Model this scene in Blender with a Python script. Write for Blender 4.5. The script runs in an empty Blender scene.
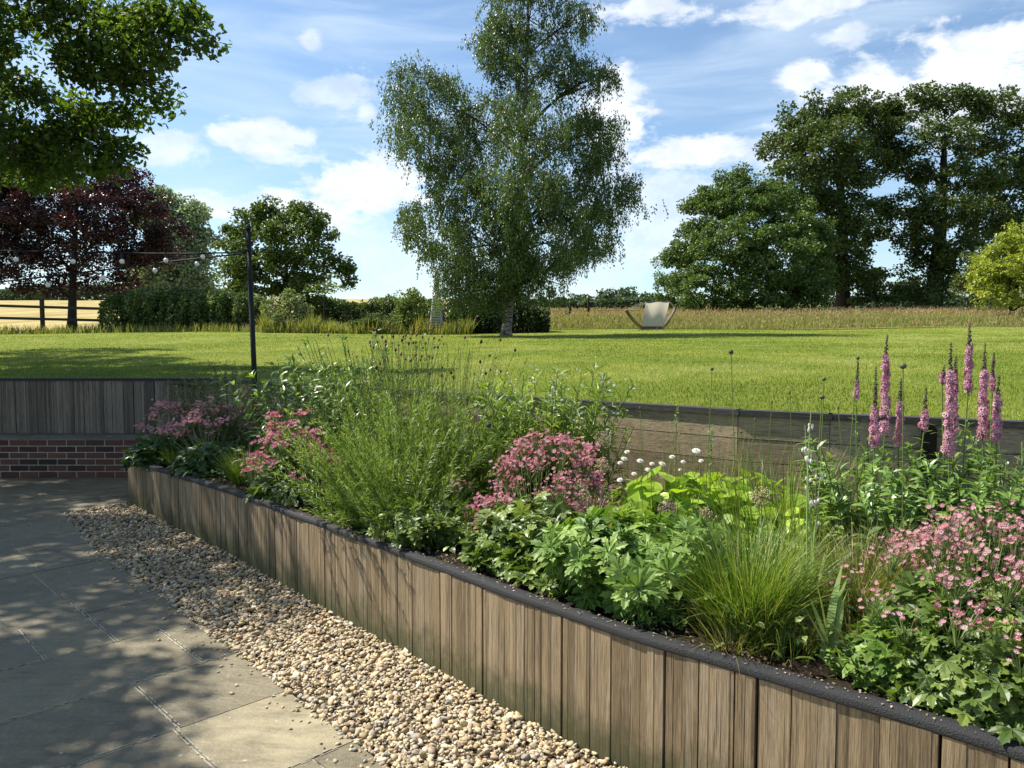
import bpy, math
import numpy as np
rng = np.random.default_rng(11)
SC = bpy.context.scene
COL = SC.collection
PI = math.pi
# ------------------------------------------------------------------ camera, sky, sun, exposure
F, YH, CAMZ = 760.0, 340.0, 1.63
PITCH = math.atan((384 - YH) / F)
cp, sp = math.cos(PITCH), math.sin(PITCH)
cam = bpy.data.cameras.new('camera'); co = bpy.data.objects.new('camera', cam); COL.objects.link(co)
cam.sensor_width = 36; cam.lens = F / 1024 * 36; cam.clip_start = .05; cam.clip_end = 6000
co.location = (0, 0, CAMZ); co.rotation_euler = (PI / 2 - PITCH, 0, 0)
SC.camera = co
SUN_EL = math.radians(53); SUN_H = np.array([-.94, .34]); SUN_H /= np.linalg.norm(SUN_H)
sd = np.array([SUN_H[0] * math.cos(SUN_EL), SUN_H[1] * math.cos(SUN_EL), math.sin(SUN_EL)])
sl = bpy.data.lights.new('sun', 'SUN'); sl.energy = 4.9; sl.angle = math.radians(.53); sl.color = (1, .95, .86)
so = bpy.data.objects.new('sun', sl); COL.objects.link(so)
from mathutils import Vector
so.rotation_euler = Vector(sd).to_track_quat('Z', 'Y').to_euler()
so.location = (-20, 10, 30)
SC.view_settings.view_transform = 'Standard'; SC.view_settings.look = 'None'
SC.view_settings.gamma = 1; SC.view_settings.exposure = .99
try:
    SC.cycles.max_bounces = 6; SC.cycles.diffuse_bounces = 3; SC.cycles.glossy_bounces = 2; SC.cycles.transmission_bounces = 4; SC.cycles.caustics_reflective = False; SC.cycles.caustics_refractive = False
except Exception: pass
try: SC.view_settings.use_curve_mapping = False
except Exception: pass

def ray(px, py):
    r = (px - 512) / F; u = -(py - 384) / F
    return np.array([r, cp + sp * u, -sp + cp * u])
def W(px, py, Y):
    d = ray(px, py); return d * (Y / d[1]) + np.array([0, 0, CAMZ])
def Z(px, py, z=0.0):
    d = ray(px, py); return d * ((z - CAMZ) / d[2]) + np.array([0, 0, CAMZ])

class N:   # tiny node helper
    def __init__(s, tree): s.t = tree; s.t.nodes.clear()
    def n(s, typ, **kw):
        nd = s.t.nodes.new(typ)
        for k, v in kw.items():
            if hasattr(nd, k) and k not in ('Scale',): setattr(nd, k, v)
        return nd
    def l(s, a, b): s.t.links.new(a, b)
    def set(s, sock, v):
        if isinstance(v, bpy.types.NodeSocket): s.l(v, sock)
        else: sock.default_value = v
    def math(s, op, a, b=0.0, c=0.0, clamp=False):
        m = s.n('ShaderNodeMath', operation=op, use_clamp=clamp)
        s.set(m.inputs[0], a); s.set(m.inputs[1], b); s.set(m.inputs[2], c); return m.outputs[0]
    def mr(s, v, a, b, c=0.0, d=1.0, smooth=True):
        m = s.n('ShaderNodeMapRange', interpolation_type='SMOOTHSTEP' if smooth else 'LINEAR')
        s.set(m.inputs[0], v)
        for i, x in enumerate((a, b, c, d)): s.set(m.inputs[i + 1], x)
        return m.outputs[0]
    def noise(s, vec, scale, detail=3, rough=.55, dist=0):
        m = s.n('ShaderNodeTexNoise'); s.l(vec, m.inputs['Vector'])
        m.inputs['Scale'].default_value = scale; m.inputs['Detail'].default_value = detail
        m.inputs['Roughness'].default_value = rough; m.inputs['Distortion'].default_value = dist
        return m.outputs['Fac']
    def mapping(s, vec, scale=(1, 1, 1), rot=(0, 0, 0), loc=(0, 0, 0)):
        m = s.n('ShaderNodeMapping'); s.l(vec, m.inputs[0])
        m.inputs['Scale'].default_value = scale; m.inputs['Rotation'].default_value = rot; m.inputs['Location'].default_value = loc
        return m.outputs[0]
    def ramp(s, fac, cols, pos=None):
        r = s.n('ShaderNodeValToRGB'); s.l(fac, r.inputs[0]); e = r.color_ramp.elements
        n = len(cols)
        if pos is None: pos = [i / (n - 1) for i in range(n)]
        e[0].position = pos[0]; e[0].color = (*cols[0], 1); e[1].position = pos[-1]; e[1].color = (*cols[-1], 1)
        for i in range(1, n - 1):
            q = e.new(pos[i]); q.color = (*cols[i], 1)
        return r.outputs[0]
    def mix(s, fac, a, b, blend='MIX'):
        m = s.n('ShaderNodeMix', data_type='RGBA', blend_type=blend)
        s.set(m.inputs[0], fac)
        s.set(m.inputs[6], a if isinstance(a, bpy.types.NodeSocket) else (*a, 1))
        s.set(m.inputs[7], b if isinstance(b, bpy.types.NodeSocket) else (*b, 1))
        return m.outputs[2]

# ---- world
wd = bpy.data.worlds.new('World'); SC.world = wd; wd.use_nodes = True
wd.cycles.sampling_method = 'MANUAL'; wd.cycles.sample_map_resolution = 256
w = N(wd.node_tree)
sky = w.n('ShaderNodeTexSky', sky_type='NISHITA', sun_disc=False)
sky.sun_elevation = SUN_EL; sky.sun_rotation = math.atan2(sd[0], sd[1]); sky.air_density = 1.0; sky.dust_density = .5; sky.ozone_density = 1.5; sky.altitude = 50
tc = w.n('ShaderNodeTexCoord')
sep = w.n('ShaderNodeSeparateXYZ'); w.l(tc.outputs['Generated'], sep.inputs[0])
X_, Y_, Z_ = sep.outputs
az = w.math('ARCTAN2', X_, Y_); el = w.math('ARCSINE', Z_)
cmb = w.n('ShaderNodeCombineXYZ'); w.l(az, cmb.inputs[0]); w.l(el, cmb.inputs[1]); AE = cmb.outputs[0]
n1 = w.noise(w.mapping(AE, (1, 1.9, 1)), 12, 8, .62, .3)
n2 = w.noise(w.mapping(AE, (1, 1.5, 1), loc=(3.1, 1.7, 0)), 28, 5, .6)
nn = w.math('ADD', w.math('MULTIPLY', w.math('SUBTRACT', n1, .5), 4.0), w.math('MULTIPLY', w.math('SUBTRACT', n2, .5), 1.5))
BL = [(985, 84, 105, 42, 1.0), (905, 96, 60, 32, 1.0), (870, 108, 40, 18, .9), (800, 76, 26, 11, .85), (612, 122, 36, 34, .9), (680, 156, 62, 17, .85),
      (640, 10, 55, 13, .75), (812, 4, 60, 12, .75), (845, 36, 22, 9, .6), (368, 188, 52, 26, .95), (262, 138, 44, 15, .75), (285, 157, 34, 10, .6),
      (300, 215, 62, 18, .85), (215, 212, 60, 16, .75), (176, 150, 26, 14, .6), (345, 95, 34, 22, .45), (365, 112, 12, 12, .55), (309, 40, 10, 9, .5),
      (650, 232, 90, 34, .5), (770, 152, 30, 22, .5), (660, 190, 80, 30, .5), (410, 250, 90, 40, .35), (600, 262, 80, 30, .3), (1000, 45, 60, 20, .8)]
tot = None; vis = None
for (px, py, rx, ry, st) in BL:
    d = ray(px, py); d /= np.linalg.norm(d); a0 = math.atan2(d[0], d[1]); e0 = math.asin(d[2])
    u = w.math('DIVIDE', w.math('SUBTRACT', az, a0), rx / F); v = w.math('DIVIDE', w.math('SUBTRACT', el, e0), ry / F)
    rr = w.math('SQRT', w.math('ADD', w.math('MULTIPLY', u, u), w.math('MULTIPLY', v, v)))
    b = w.math('MULTIPLY', w.mr(w.math('ADD', rr, nn), 1.32, .52), st)
    tot = b if tot is None else w.math('MAXIMUM', tot, b)
    if py in (84, 96, 108):
        sh = w.math('MULTIPLY', w.mr(v, .25, -.75), b); vis = sh if vis is None else w.math('MAXIMUM', vis, sh)
# thin streaks of cirrus
rot = w.mapping(AE, (1.1, 7, 1), rot=(0, 0, .12))
n3 = w.noise(rot, 3.2, 7, .55, .6); cir = w.mr(n3, .36, .80, .02, .62)
n4 = w.noise(w.mapping(AE, (1, 2, 1), loc=(7, 3, 0)), 2.0, 3, .5)
cir = w.math('MULTIPLY', cir, w.mr(n4, .25, .55, .35, 1))
lo = w.mr(el, .30, .0, 0, .10)
base = w.mix(1.0, sky.outputs[0], (.80, .87, .89), "MULTIPLY")
s1 = w.mix(w.math('MAXIMUM', cir, lo), base, (4.2, 5.0, 5.9))
cl_ = w.mix(w.mr(n2, .35, .65), (4.8, 5.1, 5.6), (6.1, 6.3, 6.6))
ccol = w.mix(w.math('MULTIPLY', vis, .75), cl_, (3.7, 3.95, 4.4))
s2 = w.mix(tot, s1, ccol)
bg = w.n('ShaderNodeBackground'); w.l(s2, bg.inputs[0]); bg.inputs[1].default_value = .100
ow = w.n('ShaderNodeOutputWorld'); w.l(bg.outputs[0], ow.inputs[0])

# ------------------------------------------------------------------ materials
def attr(n_): a = n_.n('ShaderNodeAttribute'); a.attribute_name = 'var'; return a.outputs['Fac']
def out(n_, sh): o = n_.n('ShaderNodeOutputMaterial'); n_.l(sh, o.inputs[0])
def newmat(name): m = bpy.data.materials.new(name); m.use_nodes = True; return m, N(m.node_tree)
def princ(n_, col, rough=.6, bump=None, bstr=.4, bdist=.01, spec=.4, metal=0):
    p = n_.n('ShaderNodeBsdfPrincipled'); n_.set(p.inputs['Base Color'], col if isinstance(col, bpy.types.NodeSocket) else (*col, 1))
    n_.set(p.inputs['Roughness'], rough); p.inputs['Specular IOR Level'].default_value = spec; p.inputs['Metallic'].default_value = metal
    if bump is not None:
        b = n_.n('ShaderNodeBump'); n_.l(bump, b.inputs['Height']); b.inputs['Strength'].default_value = bstr; b.inputs['Distance'].default_value = bdist
        n_.l(b.outputs[0], p.inputs['Normal'])
    return p.outputs[0]
_lm = {}
def leafmat(name, cols, trans=.32, rough=.5, spec=.35, pos=None, tt=(1.25, 1.3, .55)):
    if name in _lm: return _lm[name]
    m, n = newmat(name)
    c = n.ramp(attr(n), cols, pos)
    p = princ(n, c, rough, spec=spec)
    t = n.n('ShaderNodeBsdfTranslucent'); n.l(n.mix(1.0, c, tt, 'MULTIPLY'), t.inputs[0])
    mx = n.n('ShaderNodeMixShader'); mx.inputs[0].default_value = trans; n.l(p, mx.inputs[1]); n.l(t.outputs[0], mx.inputs[2])
    out(n, mx.outputs[0]); _lm[name] = m; return m
def objc(n): return n.n('ShaderNodeTexCoord').outputs['Object']
def plain(name, col, rough=.6, spec=.4, metal=0, ns=30, amt=.35, bstr=.25):
    m, n = newmat(name); o = objc(n); f = n.noise(o, ns, 4)
    c = n.mix(f, tuple(x * (1 - amt) for x in col), tuple(min(1, x * (1 + amt)) for x in col))
    out(n, princ(n, c, rough, f, bstr, .01, spec, metal)); return m

def woodmat(name, cols, rot=0.0, vertical=True, algae=0.0, zbase=0.0, rough=.75):
    m, n = newmat(name); o = objc(n); v = attr(n)
    o0 = o
    if rot: o = n.mapping(o, rot=(0, 0, rot))
    mp = n.mapping(o, (1, 1, .045) if vertical else (.045, 1, 1))
    g = n.noise(mp, 210, 5, .7); g2 = n.noise(mp, 34, 4, .6, .3); big = n.noise(o, 2.2, 3)
    f = n.math('ADD', n.math('MULTIPLY', v, .78), n.math('MULTIPLY', g2, .22))
    c = n.ramp(f, cols)
    c = n.mix(n.mr(g, .40, .62, 0, .6), c, n.mix(1, c, (.45, .42, .40), 'MULTIPLY'))
    c = n.mix(n.mr(big, .35, .7, 0, .4), c, n.mix(1, c, (.66, .68, .70), 'MULTIPLY'))
    st = n.noise(n.mapping(o, (1, 1, .12) if vertical else (.12, 1, 1)), 16, 6, .7, .5)
    c = n.mix(n.mr(st, .5, .72, 0, .55), c, n.mix(1, c, (.48, .46, .44), 'MULTIPLY')); c = n.mix(n.mr(st, .42, .25, 0, .35), c, (.42, .37, .30))
    vo = n.n('ShaderNodeTexVoronoi'); n.l(n.mapping(o, (1, 1, .5) if vertical else (.5, 1, 1)), vo.inputs['Vector']); vo.inputs['Scale'].default_value = 5.5
    kn = n.mr(vo.outputs['Distance'], .085, .03)
    c = n.mix(n.math('MULTIPLY', kn, .6), c, (.06, .04, .025))
    fi = n.noise(n.mapping(o, (1, 1, .02) if vertical else (.02, 1, 1)), 95, 3, .6); c = n.mix(n.mr(fi, .60, .66, 0, .7), c, (.055, .042, .03))
    fl = n.noise(n.mapping(o, (1, 1, .008) if vertical else (.008, 1, 1)), 48, 4, .75); c = n.mix(n.mr(fl, .52, .70, 0, .6), c, n.mix(1, c, (.42, .38, .34), 'MULTIPLY')); c = n.mix(n.mr(fl, .42, .30, 0, .35), c, n.mix(1, c, (1.35, 1.25, 1.1), 'MULTIPLY'))
    fb = n.noise(o, 420, 2, .6); c = n.mix(n.mr(fb, .5, .75, 0, .35), c, n.mix(1, c, (.5, .48, .46), 'MULTIPLY'))
    if algae:
        s = n.n('ShaderNodeSeparateXYZ'); n.l(o, s.inputs[0])
        a = n.mr(n.math('ADD', s.outputs[2], n.math('MULTIPLY', n.noise(o, 9, 5, .65), -.36)), zbase + .07, zbase - .17)
        c = n.mix(n.math('MULTIPLY', a, algae), c, (.045, .055, .02))
    h = n.math('ADD', g, n.math('MULTIPLY', g2, .8))
    out(n, princ(n, c, rough, h, .7, .004, .25)); return m

# ------------------------------------------------------------------ geometry accumulator
class Geo:
    def __init__(s): s.V = []; s.L = []; s.S = []; s.A = []; s.n = 0
    def add(s, V, L, S, A):
        V = np.asarray(V, float).reshape(-1, 3); L = np.asarray(L, np.int64).ravel(); S = np.asarray(S, np.int64).ravel()
        A = np.broadcast_to(np.asarray(A, float), S.shape)
        s.V.append(V); s.L.append(L + s.n); s.S.append(S); s.A.append(A); s.n += len(V)
    def inst(s, T, M, P, var):
        V, L, S, to, ts = T; n = len(P)
        if n == 0: return
        VV = np.einsum('nij,kj->nki', M, V) + P[:, None, :]
        LL = L[None, :] + (np.arange(n) * len(V))[:, None]
        A = to[None, :] + ts[None, :] * np.asarray(var)[:, None]
        s.add(VV.reshape(-1, 3), LL.ravel(), np.tile(S, n), A.ravel())
    def box(s, c, hx, hy, hz, ang=0.0, var=.5):
        ca, sa = math.cos(ang), math.sin(ang); V = []
        for dz in (-hz, hz):
            for dx, dy in ((-hx, -hy), (hx, -hy), (hx, hy), (-hx, hy)):
                V.append((c[0] + ca * dx - sa * dy, c[1] + sa * dx + ca * dy, c[2] + dz))
        s.hexa(V, var)
    def hexa(s, V, var=.5):
        s.add(V, [3, 2, 1, 0, 4, 5, 6, 7, 0, 1, 5, 4, 1, 2, 6, 5, 2, 3, 7, 6, 3, 0, 4, 7], [4] * 6, var)
    def tube(s, pts, rad, k=8, var=.5, cap=True):
        pts = np.asarray(pts, float); n = len(pts); rad = np.broadcast_to(np.asarray(rad, float), (n,))
        t = np.gradient(pts, axis=0); t /= np.linalg.norm(t, axis=1)[:, None] + 1e-9
        ref = np.array([0, 0, 1.]) if abs(t[0, 2]) < .9 else np.array([1., 0, 0])
        a = np.cross(t, ref); a /= np.linalg.norm(a, axis=1)[:, None] + 1e-9; b = np.cross(t, a)
        th = np.arange(k) * 2 * PI / k
        V = pts[:, None, :] + rad[:, None, None] * (np.cos(th)[None, :, None] * a[:, None, :] + np.sin(th)[None, :, None] * b[:, None, :])
        i, j = np.meshgrid(np.arange(n - 1), np.arange(k), indexing='ij'); j2 = (j + 1) % k
        L = np.stack([i * k + j, i * k + j2, (i + 1) * k + j2, (i + 1) * k + j], -1).reshape(-1)
        S = [4] * ((n - 1) * k); L = list(L)
        if cap: L += list(range((n - 1) * k, n * k)) + list(range(k - 1, -1, -1)); S += [k, k]
        s.add(V.reshape(-1, 3), L, S, var)
    def build(s, name, mat, parent=None, smooth=False, origin=None):
        me = bpy.data.meshes.new(name)
        if s.V:
            V = np.concatenate(s.V); L = np.concatenate(s.L); S = np.concatenate(s.S); A = np.concatenate(s.A)
            if origin is not None: V = V - np.asarray(origin)
            me.vertices.add(len(V)); me.vertices.foreach_set('co', V.astype(np.float32).ravel())
            me.loops.add(len(L)); me.loops.foreach_set('vertex_index', L.astype(np.int32))
            me.polygons.add(len(S)); me.polygons.foreach_set('loop_start', np.concatenate([[0], np.cumsum(S)[:-1]]).astype(np.int32))
            a = me.attributes.new('var', 'FLOAT', 'FACE'); a.data.foreach_set('value', A.astype(np.float32))
            me.update(calc_edges=True)
            (me.shade_smooth if smooth else me.shade_flat)()
        me.materials.append(mat)
        o = bpy.data.objects.new(name, me); COL.objects.link(o)
        if parent is not None: o.parent = parent
        if origin is not None: o.location = origin if parent is None else np.asarray(origin) - np.asarray(parent.location)
        elif parent is not None: o.matrix_parent_inverse.identity(); o.location = -Vector(parent.location)
        return o
def tag(o, label=None, cat=None, group=None, kind=None):
    for k, v in (('label', label), ('category', cat), ('group', group), ('kind', kind)):
        if v: o[k] = v
    return o
def thing(name, loc, label, cat, group=None):
    e = bpy.data.objects.new(name, None); COL.objects.link(e); e.location = tuple(float(q) for q in loc); e.empty_display_size = .1
    return tag(e, label, cat, group)

def T(V, faces, to=None, ts=None):
    L = [i for f in faces for i in f]; S = [len(f) for f in faces]; n = len(S)
    return (np.array(V, float), np.array(L), np.array(S), np.array(to if to is not None else [0.] * n, float), np.array(ts if ts is not None else [1.] * n, float))
def unit(v): return v / (np.linalg.norm(v, axis=-1, keepdims=True) + 1e-9)
def frames(d, up):   # y axis along d, z near up
    y = unit(d); x = unit(np.cross(y, up)); z = np.cross(x, y); return np.stack([x, y, z], -1)
def rdir(n): return unit(rng.normal(size=(n, 3)))
def U(a, b, n=None): return rng.uniform(a, b, n)

# leaf templates, length 1 along +Y
def lance(w=.2, droop=.15, fold=.06):
    V = [(0, 0, 0), (-w / 2, .35, fold - droop * .12), (0, .4, -droop * .16), (w / 2, .35, fold - droop * .12), (-w * .38, .68, fold * .7 - droop * .46), (0, .7, -droop * .49), (w * .38, .68, fold * .7 - droop * .46), (0, 1, -droop)]
    return T(V, [(0, 2, 1), (0, 3, 2), (1, 2, 5, 4), (2, 3, 6, 5), (4, 5, 7), (5, 6, 7)])
def card(w=.7, fold=.12):
    return T([(0, 0, 0), (w / 2, .45, fold), (0, 1, -.1), (-w / 2, .45, fold)], [(0, 1, 2), (0, 2, 3)])
def ovate(w=.6, fold=.1, droop=.15):
    V = [(0, 0, 0), (0, .5, 0), (0, 1, -droop)]; ed = [(.32, .12), (.5, .38), (.36, .72)]
    for s in (-1, 1):
        for a, b in ed: V.append((s * a * w, b, fold - droop * b * b))
    return T(V, [(0, 1, 4, 3), (1, 2, 5, 4), (0, 6, 7, 1), (1, 7, 8, 2)])
def palm(lobes=5, spread=105, w=.30, teeth=True):
    V = [(0, .12, 0)]; Fc = []
    for i in range(lobes):
        a = math.radians(-spread + 2 * spread * i / (lobes - 1)); Ln = 1 - .28 * abs(i - (lobes - 1) / 2) / ((lobes - 1) / 2)
        dx, dy = math.sin(a), math.cos(a); nx, ny = dy, -dx; b = len(V)
        def q(r, s, z): V.append((dx * r * Ln + nx * s * Ln, .12 + dy * r * Ln + ny * s * Ln, z))
        for r_, w_, z_ in ((.32, .30, .05), (.56, .60, .04), (.60, .40, .03), (.80, .50, -.02), (.82, .28, -.03)): q(r_, -w * w_, z_)
        q(1, 0, -.10)
        for r_, w_, z_ in ((.82, .28, -.03), (.80, .50, -.02), (.60, .40, .03), (.56, .60, .04), (.32, .30, .05)): q(r_, w * w_, z_)
        q(.6, 0, -.02); m0 = b + 11
        Fc += [(0, m0, b + 2, b + 1, b), (m0, b + 5, b + 4, b + 3, b + 2), (0, b + 10, b + 9, b + 8, m0), (m0, b + 8, b + 7, b + 6, b + 5)]
    return T(V, Fc)
def oakleaf():
    V = [(0, 0, 0), (0, .5, 0), (0, 1, -.08)]
    R = [(.10, .15), (.26, .30), (.16, .42), (.33, .58), (.2, .7), (.24, .86)]
    for s in (-1, 1):
        for a, b in R: V.append((s * a, b, .07))
    return T(V, [(0, 1, 5, 4, 3), (1, 2, 8, 7, 6, 5), (0, 9, 10, 11, 1), (1, 11, 12, 13, 14, 2)])
def prism(r0=1., r1=.5):
    V = []
    for y, r in ((0, r0), (1, r1)):
        for k in range(3): V.append((r * math.cos(k * 2.094), y, r * math.sin(k * 2.094)))
    return T(V, [(0, 1, 4, 3), (1, 2, 5, 4), (2, 0, 3, 5)])
def star(n=10, w=.28, cup=.25, centre=True, off=.85):
    V = []; Fc = []; to = []; ts = []
    for i in range(n):
        a = 2 * PI * i / n; c, s = math.cos(a), math.sin(a); b = len(V)
        for r, t, z in ((.12, 0, 0), (.6, -w / 2, cup * .4), (1, 0, cup), (.6, w / 2, cup * .4)): V.append((c * r - s * t, s * r + c * t, z))
        Fc.append((b, b + 1, b + 2, b + 3)); to.append(0); ts.append(.8)
    if centre:
        b = len(V); V.append((0, 0, .42))
        for i in range(6):
            a = 2 * PI * i / 6; V.append((.42 * math.cos(a), .42 * math.sin(a), .14))
        for i in range(6): Fc.append((b, b + 1 + i, b + 1 + (i + 1) % 6)); to.append(off + .03 * i); ts.append(0)
    return T(V, Fc, to, ts)
PR = prism(1, .45)
def sticks(g, A, B, r, var=.5, ratio=.5):
    A = np.asarray(A, float).reshape(-1, 3); B = np.asarray(B, float).reshape(-1, 3); d = B - A; ln = np.linalg.norm(d, axis=1)
    M = frames(d, np.tile([.31, .22, .9], (len(A), 1))); rr = np.broadcast_to(r, (len(A),))
    M = M * np.stack([rr, ln, rr], -1)[:, None, :]
    g.inst(prism(1, ratio), M, A, np.broadcast_to(var, (len(A),)))
def curve(P, azm, Ln, lean, bend, seg):
    n = len(P); s = np.linspace(0, 1, seg + 1)
    th = lean[:, None] + bend[:, None] * s[None, :]
    tan = np.stack([np.sin(th) * np.cos(azm)[:, None], np.sin(th) * np.sin(azm)[:, None], np.cos(th)], -1)
    stp = (tan[:, 1:] + tan[:, :-1]) / 2 * (Ln / seg)[:, None, None]
    pts = np.concatenate([np.zeros((n, 1, 3)), np.cumsum(stp, 1)], 1) + P[:, None, :]
    return pts, tan
def blades(g, P, azm, Ln, lean, bend, wd_, seg=4, var=None, tipw=.05, prof=None):
    n = len(P); azm, Ln, lean, bend, wd_ = [np.broadcast_to(np.asarray(q, float), (n,)) for q in (azm, Ln, lean, bend, wd_)]
    pts, tan = curve(P, azm, Ln, lean, bend, seg); s = np.linspace(0, 1, seg + 1)
    wf = (1 - s ** 1.7) * (1 - tipw) + tipw if prof is None else np.array(prof)
    tw = U(-.9, .9, n); sa = azm + PI / 2 + tw
    side = np.stack([np.cos(sa), np.sin(sa), 0 * sa], -1)
    o = side[:, None, :] * (wd_[:, None] * wf[None, :] / 2)[:, :, None]
    V = np.stack([pts - o, pts + o], 2).reshape(n, -1, 3); k = 2 * (seg + 1)
    f = np.array([[2 * i, 2 * i + 1, 2 * i + 3, 2 * i + 2] for i in range(seg)]).ravel()
    L = f[None, :] + (np.arange(n) * k)[:, None]
    var = U(0, 1, n) if var is None else np.broadcast_to(var, (n,))
    g.add(V.reshape(-1, 3), L.ravel(), [4] * (n * seg), np.repeat(var, seg)); return pts, tan
def stemsg(g, P, azm, Ln, lean, bend, r, seg=4, var=.5):
    pts, tan = curve(P, azm, Ln, lean, bend, seg)
    for i in range(seg): sticks(g, pts[:, i], pts[:, i + 1], r, var, .85)
    return pts, tan
def along(pts, tan, t):
    n, k, _ = pts.shape; x = t * (k - 1); i = np.clip(x.astype(int), 0, k - 2); f = (x - i)[:, None]; a = np.arange(n)
    return pts[a, i] * (1 - f) + pts[a, i + 1] * f, tan[a, i] * (1 - f) + tan[a, i + 1] * f

# ------------------------------------------------------------------ terrain
WX = [-60, -3.72, .7, 1.51, 2.0, 2.92, 6, 40]; WY = [9.25, 9.25, 5.72, 5.03, 4.75, 4.30, 3.1, 3.1]
def ywall(x): return np.interp(x, WX, WY)
def Hh(x, y):
    x = np.asarray(x, float); y = np.asarray(y, float); yw = ywall(x)
    h = 1.15 + 1.05 * np.clip((y - yw) / (40 - yw), 0, 1)
    h = h + .060 * np.clip(y - 40, 0, 260) + .004 * np.clip(x, -60, 80) * np.clip((y - 12) / 30, 0, 1) * .5
    return h + .05 * np.sin(x * .31 + y * .17) * np.clip((y - 12) / 20, 0, 1)
def sheet(name, xs, yf, mat, dz=0, kind='structure', var=.5):
    # yf(x) gives row of y values per column
    g = Geo(); ys = np.array([yf(x) for x in xs]); n, m = ys.shape; X = np.repeat(np.asarray(xs)[:, None], m, 1)
    V = np.stack([X, ys, Hh(X, ys) + dz], -1).reshape(-1, 3)
    i, j = np.meshgrid(np.arange(n - 1), np.arange(m - 1), indexing='ij')
    L = np.stack([i * m + j, (i + 1) * m + j, (i + 1) * m + j + 1, i * m + j + 1], -1).ravel()
    g.add(V, L, [4] * ((n - 1) * (m - 1)), var); o = g.build(name, mat, smooth=True); tag(o, kind=kind); return o
m, n = newmat('rough_ground'); o = objc(n); f = n.noise(o, .5, 6, .6); f2 = n.noise(o, 9, 5)
c = n.mix(f, (.055, .085, .02), (.12, .13, .04)); out(n, princ(n, c, .95, f2, .8, .05, .1)); M_ground = m
m, n = newmat('lawn_turf'); o = objc(n); f = n.noise(o, .55, 5, .6); f2 = n.noise(o, 60, 4, .7); f3 = n.noise(n.mapping(o, (1, 2.5, 1)), 5, 5, .7)
c = n.mix(n.mr(f, .3, .7), (.13, .175, .02), (.24, .25, .04)); c = n.mix(n.mr(f3, .45, .75, 0, .45), c, (.27, .26, .08)); c = n.mix(n.mr(f2, .35, .7, .0, .5), c, (.07, .11, .015))
out(n, princ(n, c, .9, f2, 1.0, .03, .1)); M_lawn = m
m, n = newmat('ripening_corn'); o = objc(n); f = n.noise(n.mapping(o, (1, .25, 1)), .4, 6, .6); f2 = n.noise(o, 7, 5)
c = n.mix(n.mr(f, .3, .7), (.24, .19, .07), (.42, .33, .14)); out(n, princ(n, c, .95, f2, 1, .1, .1)); M_corn = m
m, n = newmat('meadow_floor'); o = objc(n); f = n.noise(o, .6, 6, .6)
c = n.mix(f, (.13, .13, .04), (.24, .19, .08)); out(n, princ(n, c, .95, f, 1, .1, .1)); M_mead = m
XS = np.concatenate([-np.geomspace(900, 62, 12), np.arange(-60, 60, 1.5), np.geomspace(62, 900, 12)])
sheet('ground', XS, lambda x: np.concatenate([ywall(x) + np.array([.06, 4, 8, 14, 20, 26]), np.linspace(40, 100, 16), np.geomspace(115, 2200, 20)]), M_ground, -.05)
XL = np.concatenate([np.arange(-30, -4, .8), np.arange(-4, 7, .22), np.arange(7, 36, .8)])
sheet('lawn', XL, lambda x: ywall(x) + .06 + (np.interp(x, [-30, -6, 2, 36], [33, 33, 36, 43]) - ywall(x) - .06) * np.linspace(0, 1, 40) ** 1.5, M_lawn, 0)
sheet('corn_field', np.arange(-160, -2, 4.), lambda x: np.linspace(35, 300, 40), M_corn, .03)
sheet('meadow_floor', np.arange(0, 70, 2.), lambda x: np.linspace(np.interp(x, [-6, 2, 36], [33, 36, 43]) - .3, 75, 20), M_mead, .03)

# short blades over the lawn, denser where it is close
M_blade = leafmat('lawn_blades', [(.10, .16, .016), (.19, .26, .03), (.29, .34, .065), (.46, .44, .20)], .35, .7, .2, pos=[0, .45, .85, 1])
g = Geo(); NB = 330000
yy = np.exp(U(math.log(4.2), math.log(40), NB)); xx = U(-.75, .78, NB) * yy
k = (yy > ywall(xx) + .09) & (yy < np.interp(xx, [-30, -6, 2, 36], [33, 33, 36, 43])); xx, yy = xx[k], yy[k]; nb = len(xx)
hh = U(.010, .032, nb) * (1 + .012 * yy); ww = .0028 + .00075 * yy; a = U(0, 2 * PI, nb); tl = U(0, .9, nb)
P = np.stack([xx, yy, Hh(xx, yy) - .004], -1); sdv = np.stack([-np.sin(a), np.cos(a), 0 * a], -1) * ww[:, None] / 2
tp = P + np.stack([np.cos(a) * np.sin(tl) * hh, np.sin(a) * np.sin(tl) * hh, np.cos(tl) * hh], -1)
GN = rng.random((3, 220, 220))
def vn(x, y, sc, k):
    u, v = (x + 60) / sc % 219, (y + 5) / sc % 219; i, j = u.astype(int), v.astype(int); fu, fv = u - i, v - j; fu = fu * fu * (3 - 2 * fu); fv = fv * fv * (3 - 2 * fv); A = GN[k]
    return (A[i, j] * (1 - fu) + A[i + 1, j] * fu) * (1 - fv) + (A[i, j + 1] * (1 - fu) + A[i + 1, j + 1] * fu) * fv
pat = .45 * vn(xx, yy, 2.3, 0) + .35 * vn(xx, yy, .7, 1) + .2 * vn(xx, yy, .22, 2)
g.add(np.stack([P - sdv, P + sdv, tp], 1).reshape(-1, 3), np.arange(3 * nb), [3] * nb, np.clip(U(0, 1, nb) * .75 + 2.2 * (pat - .5) + .14, 0, 1))
tag(g.build('lawn_grass', M_blade), 'short mown grass covering the lawn', 'grass', kind='stuff')

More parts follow.
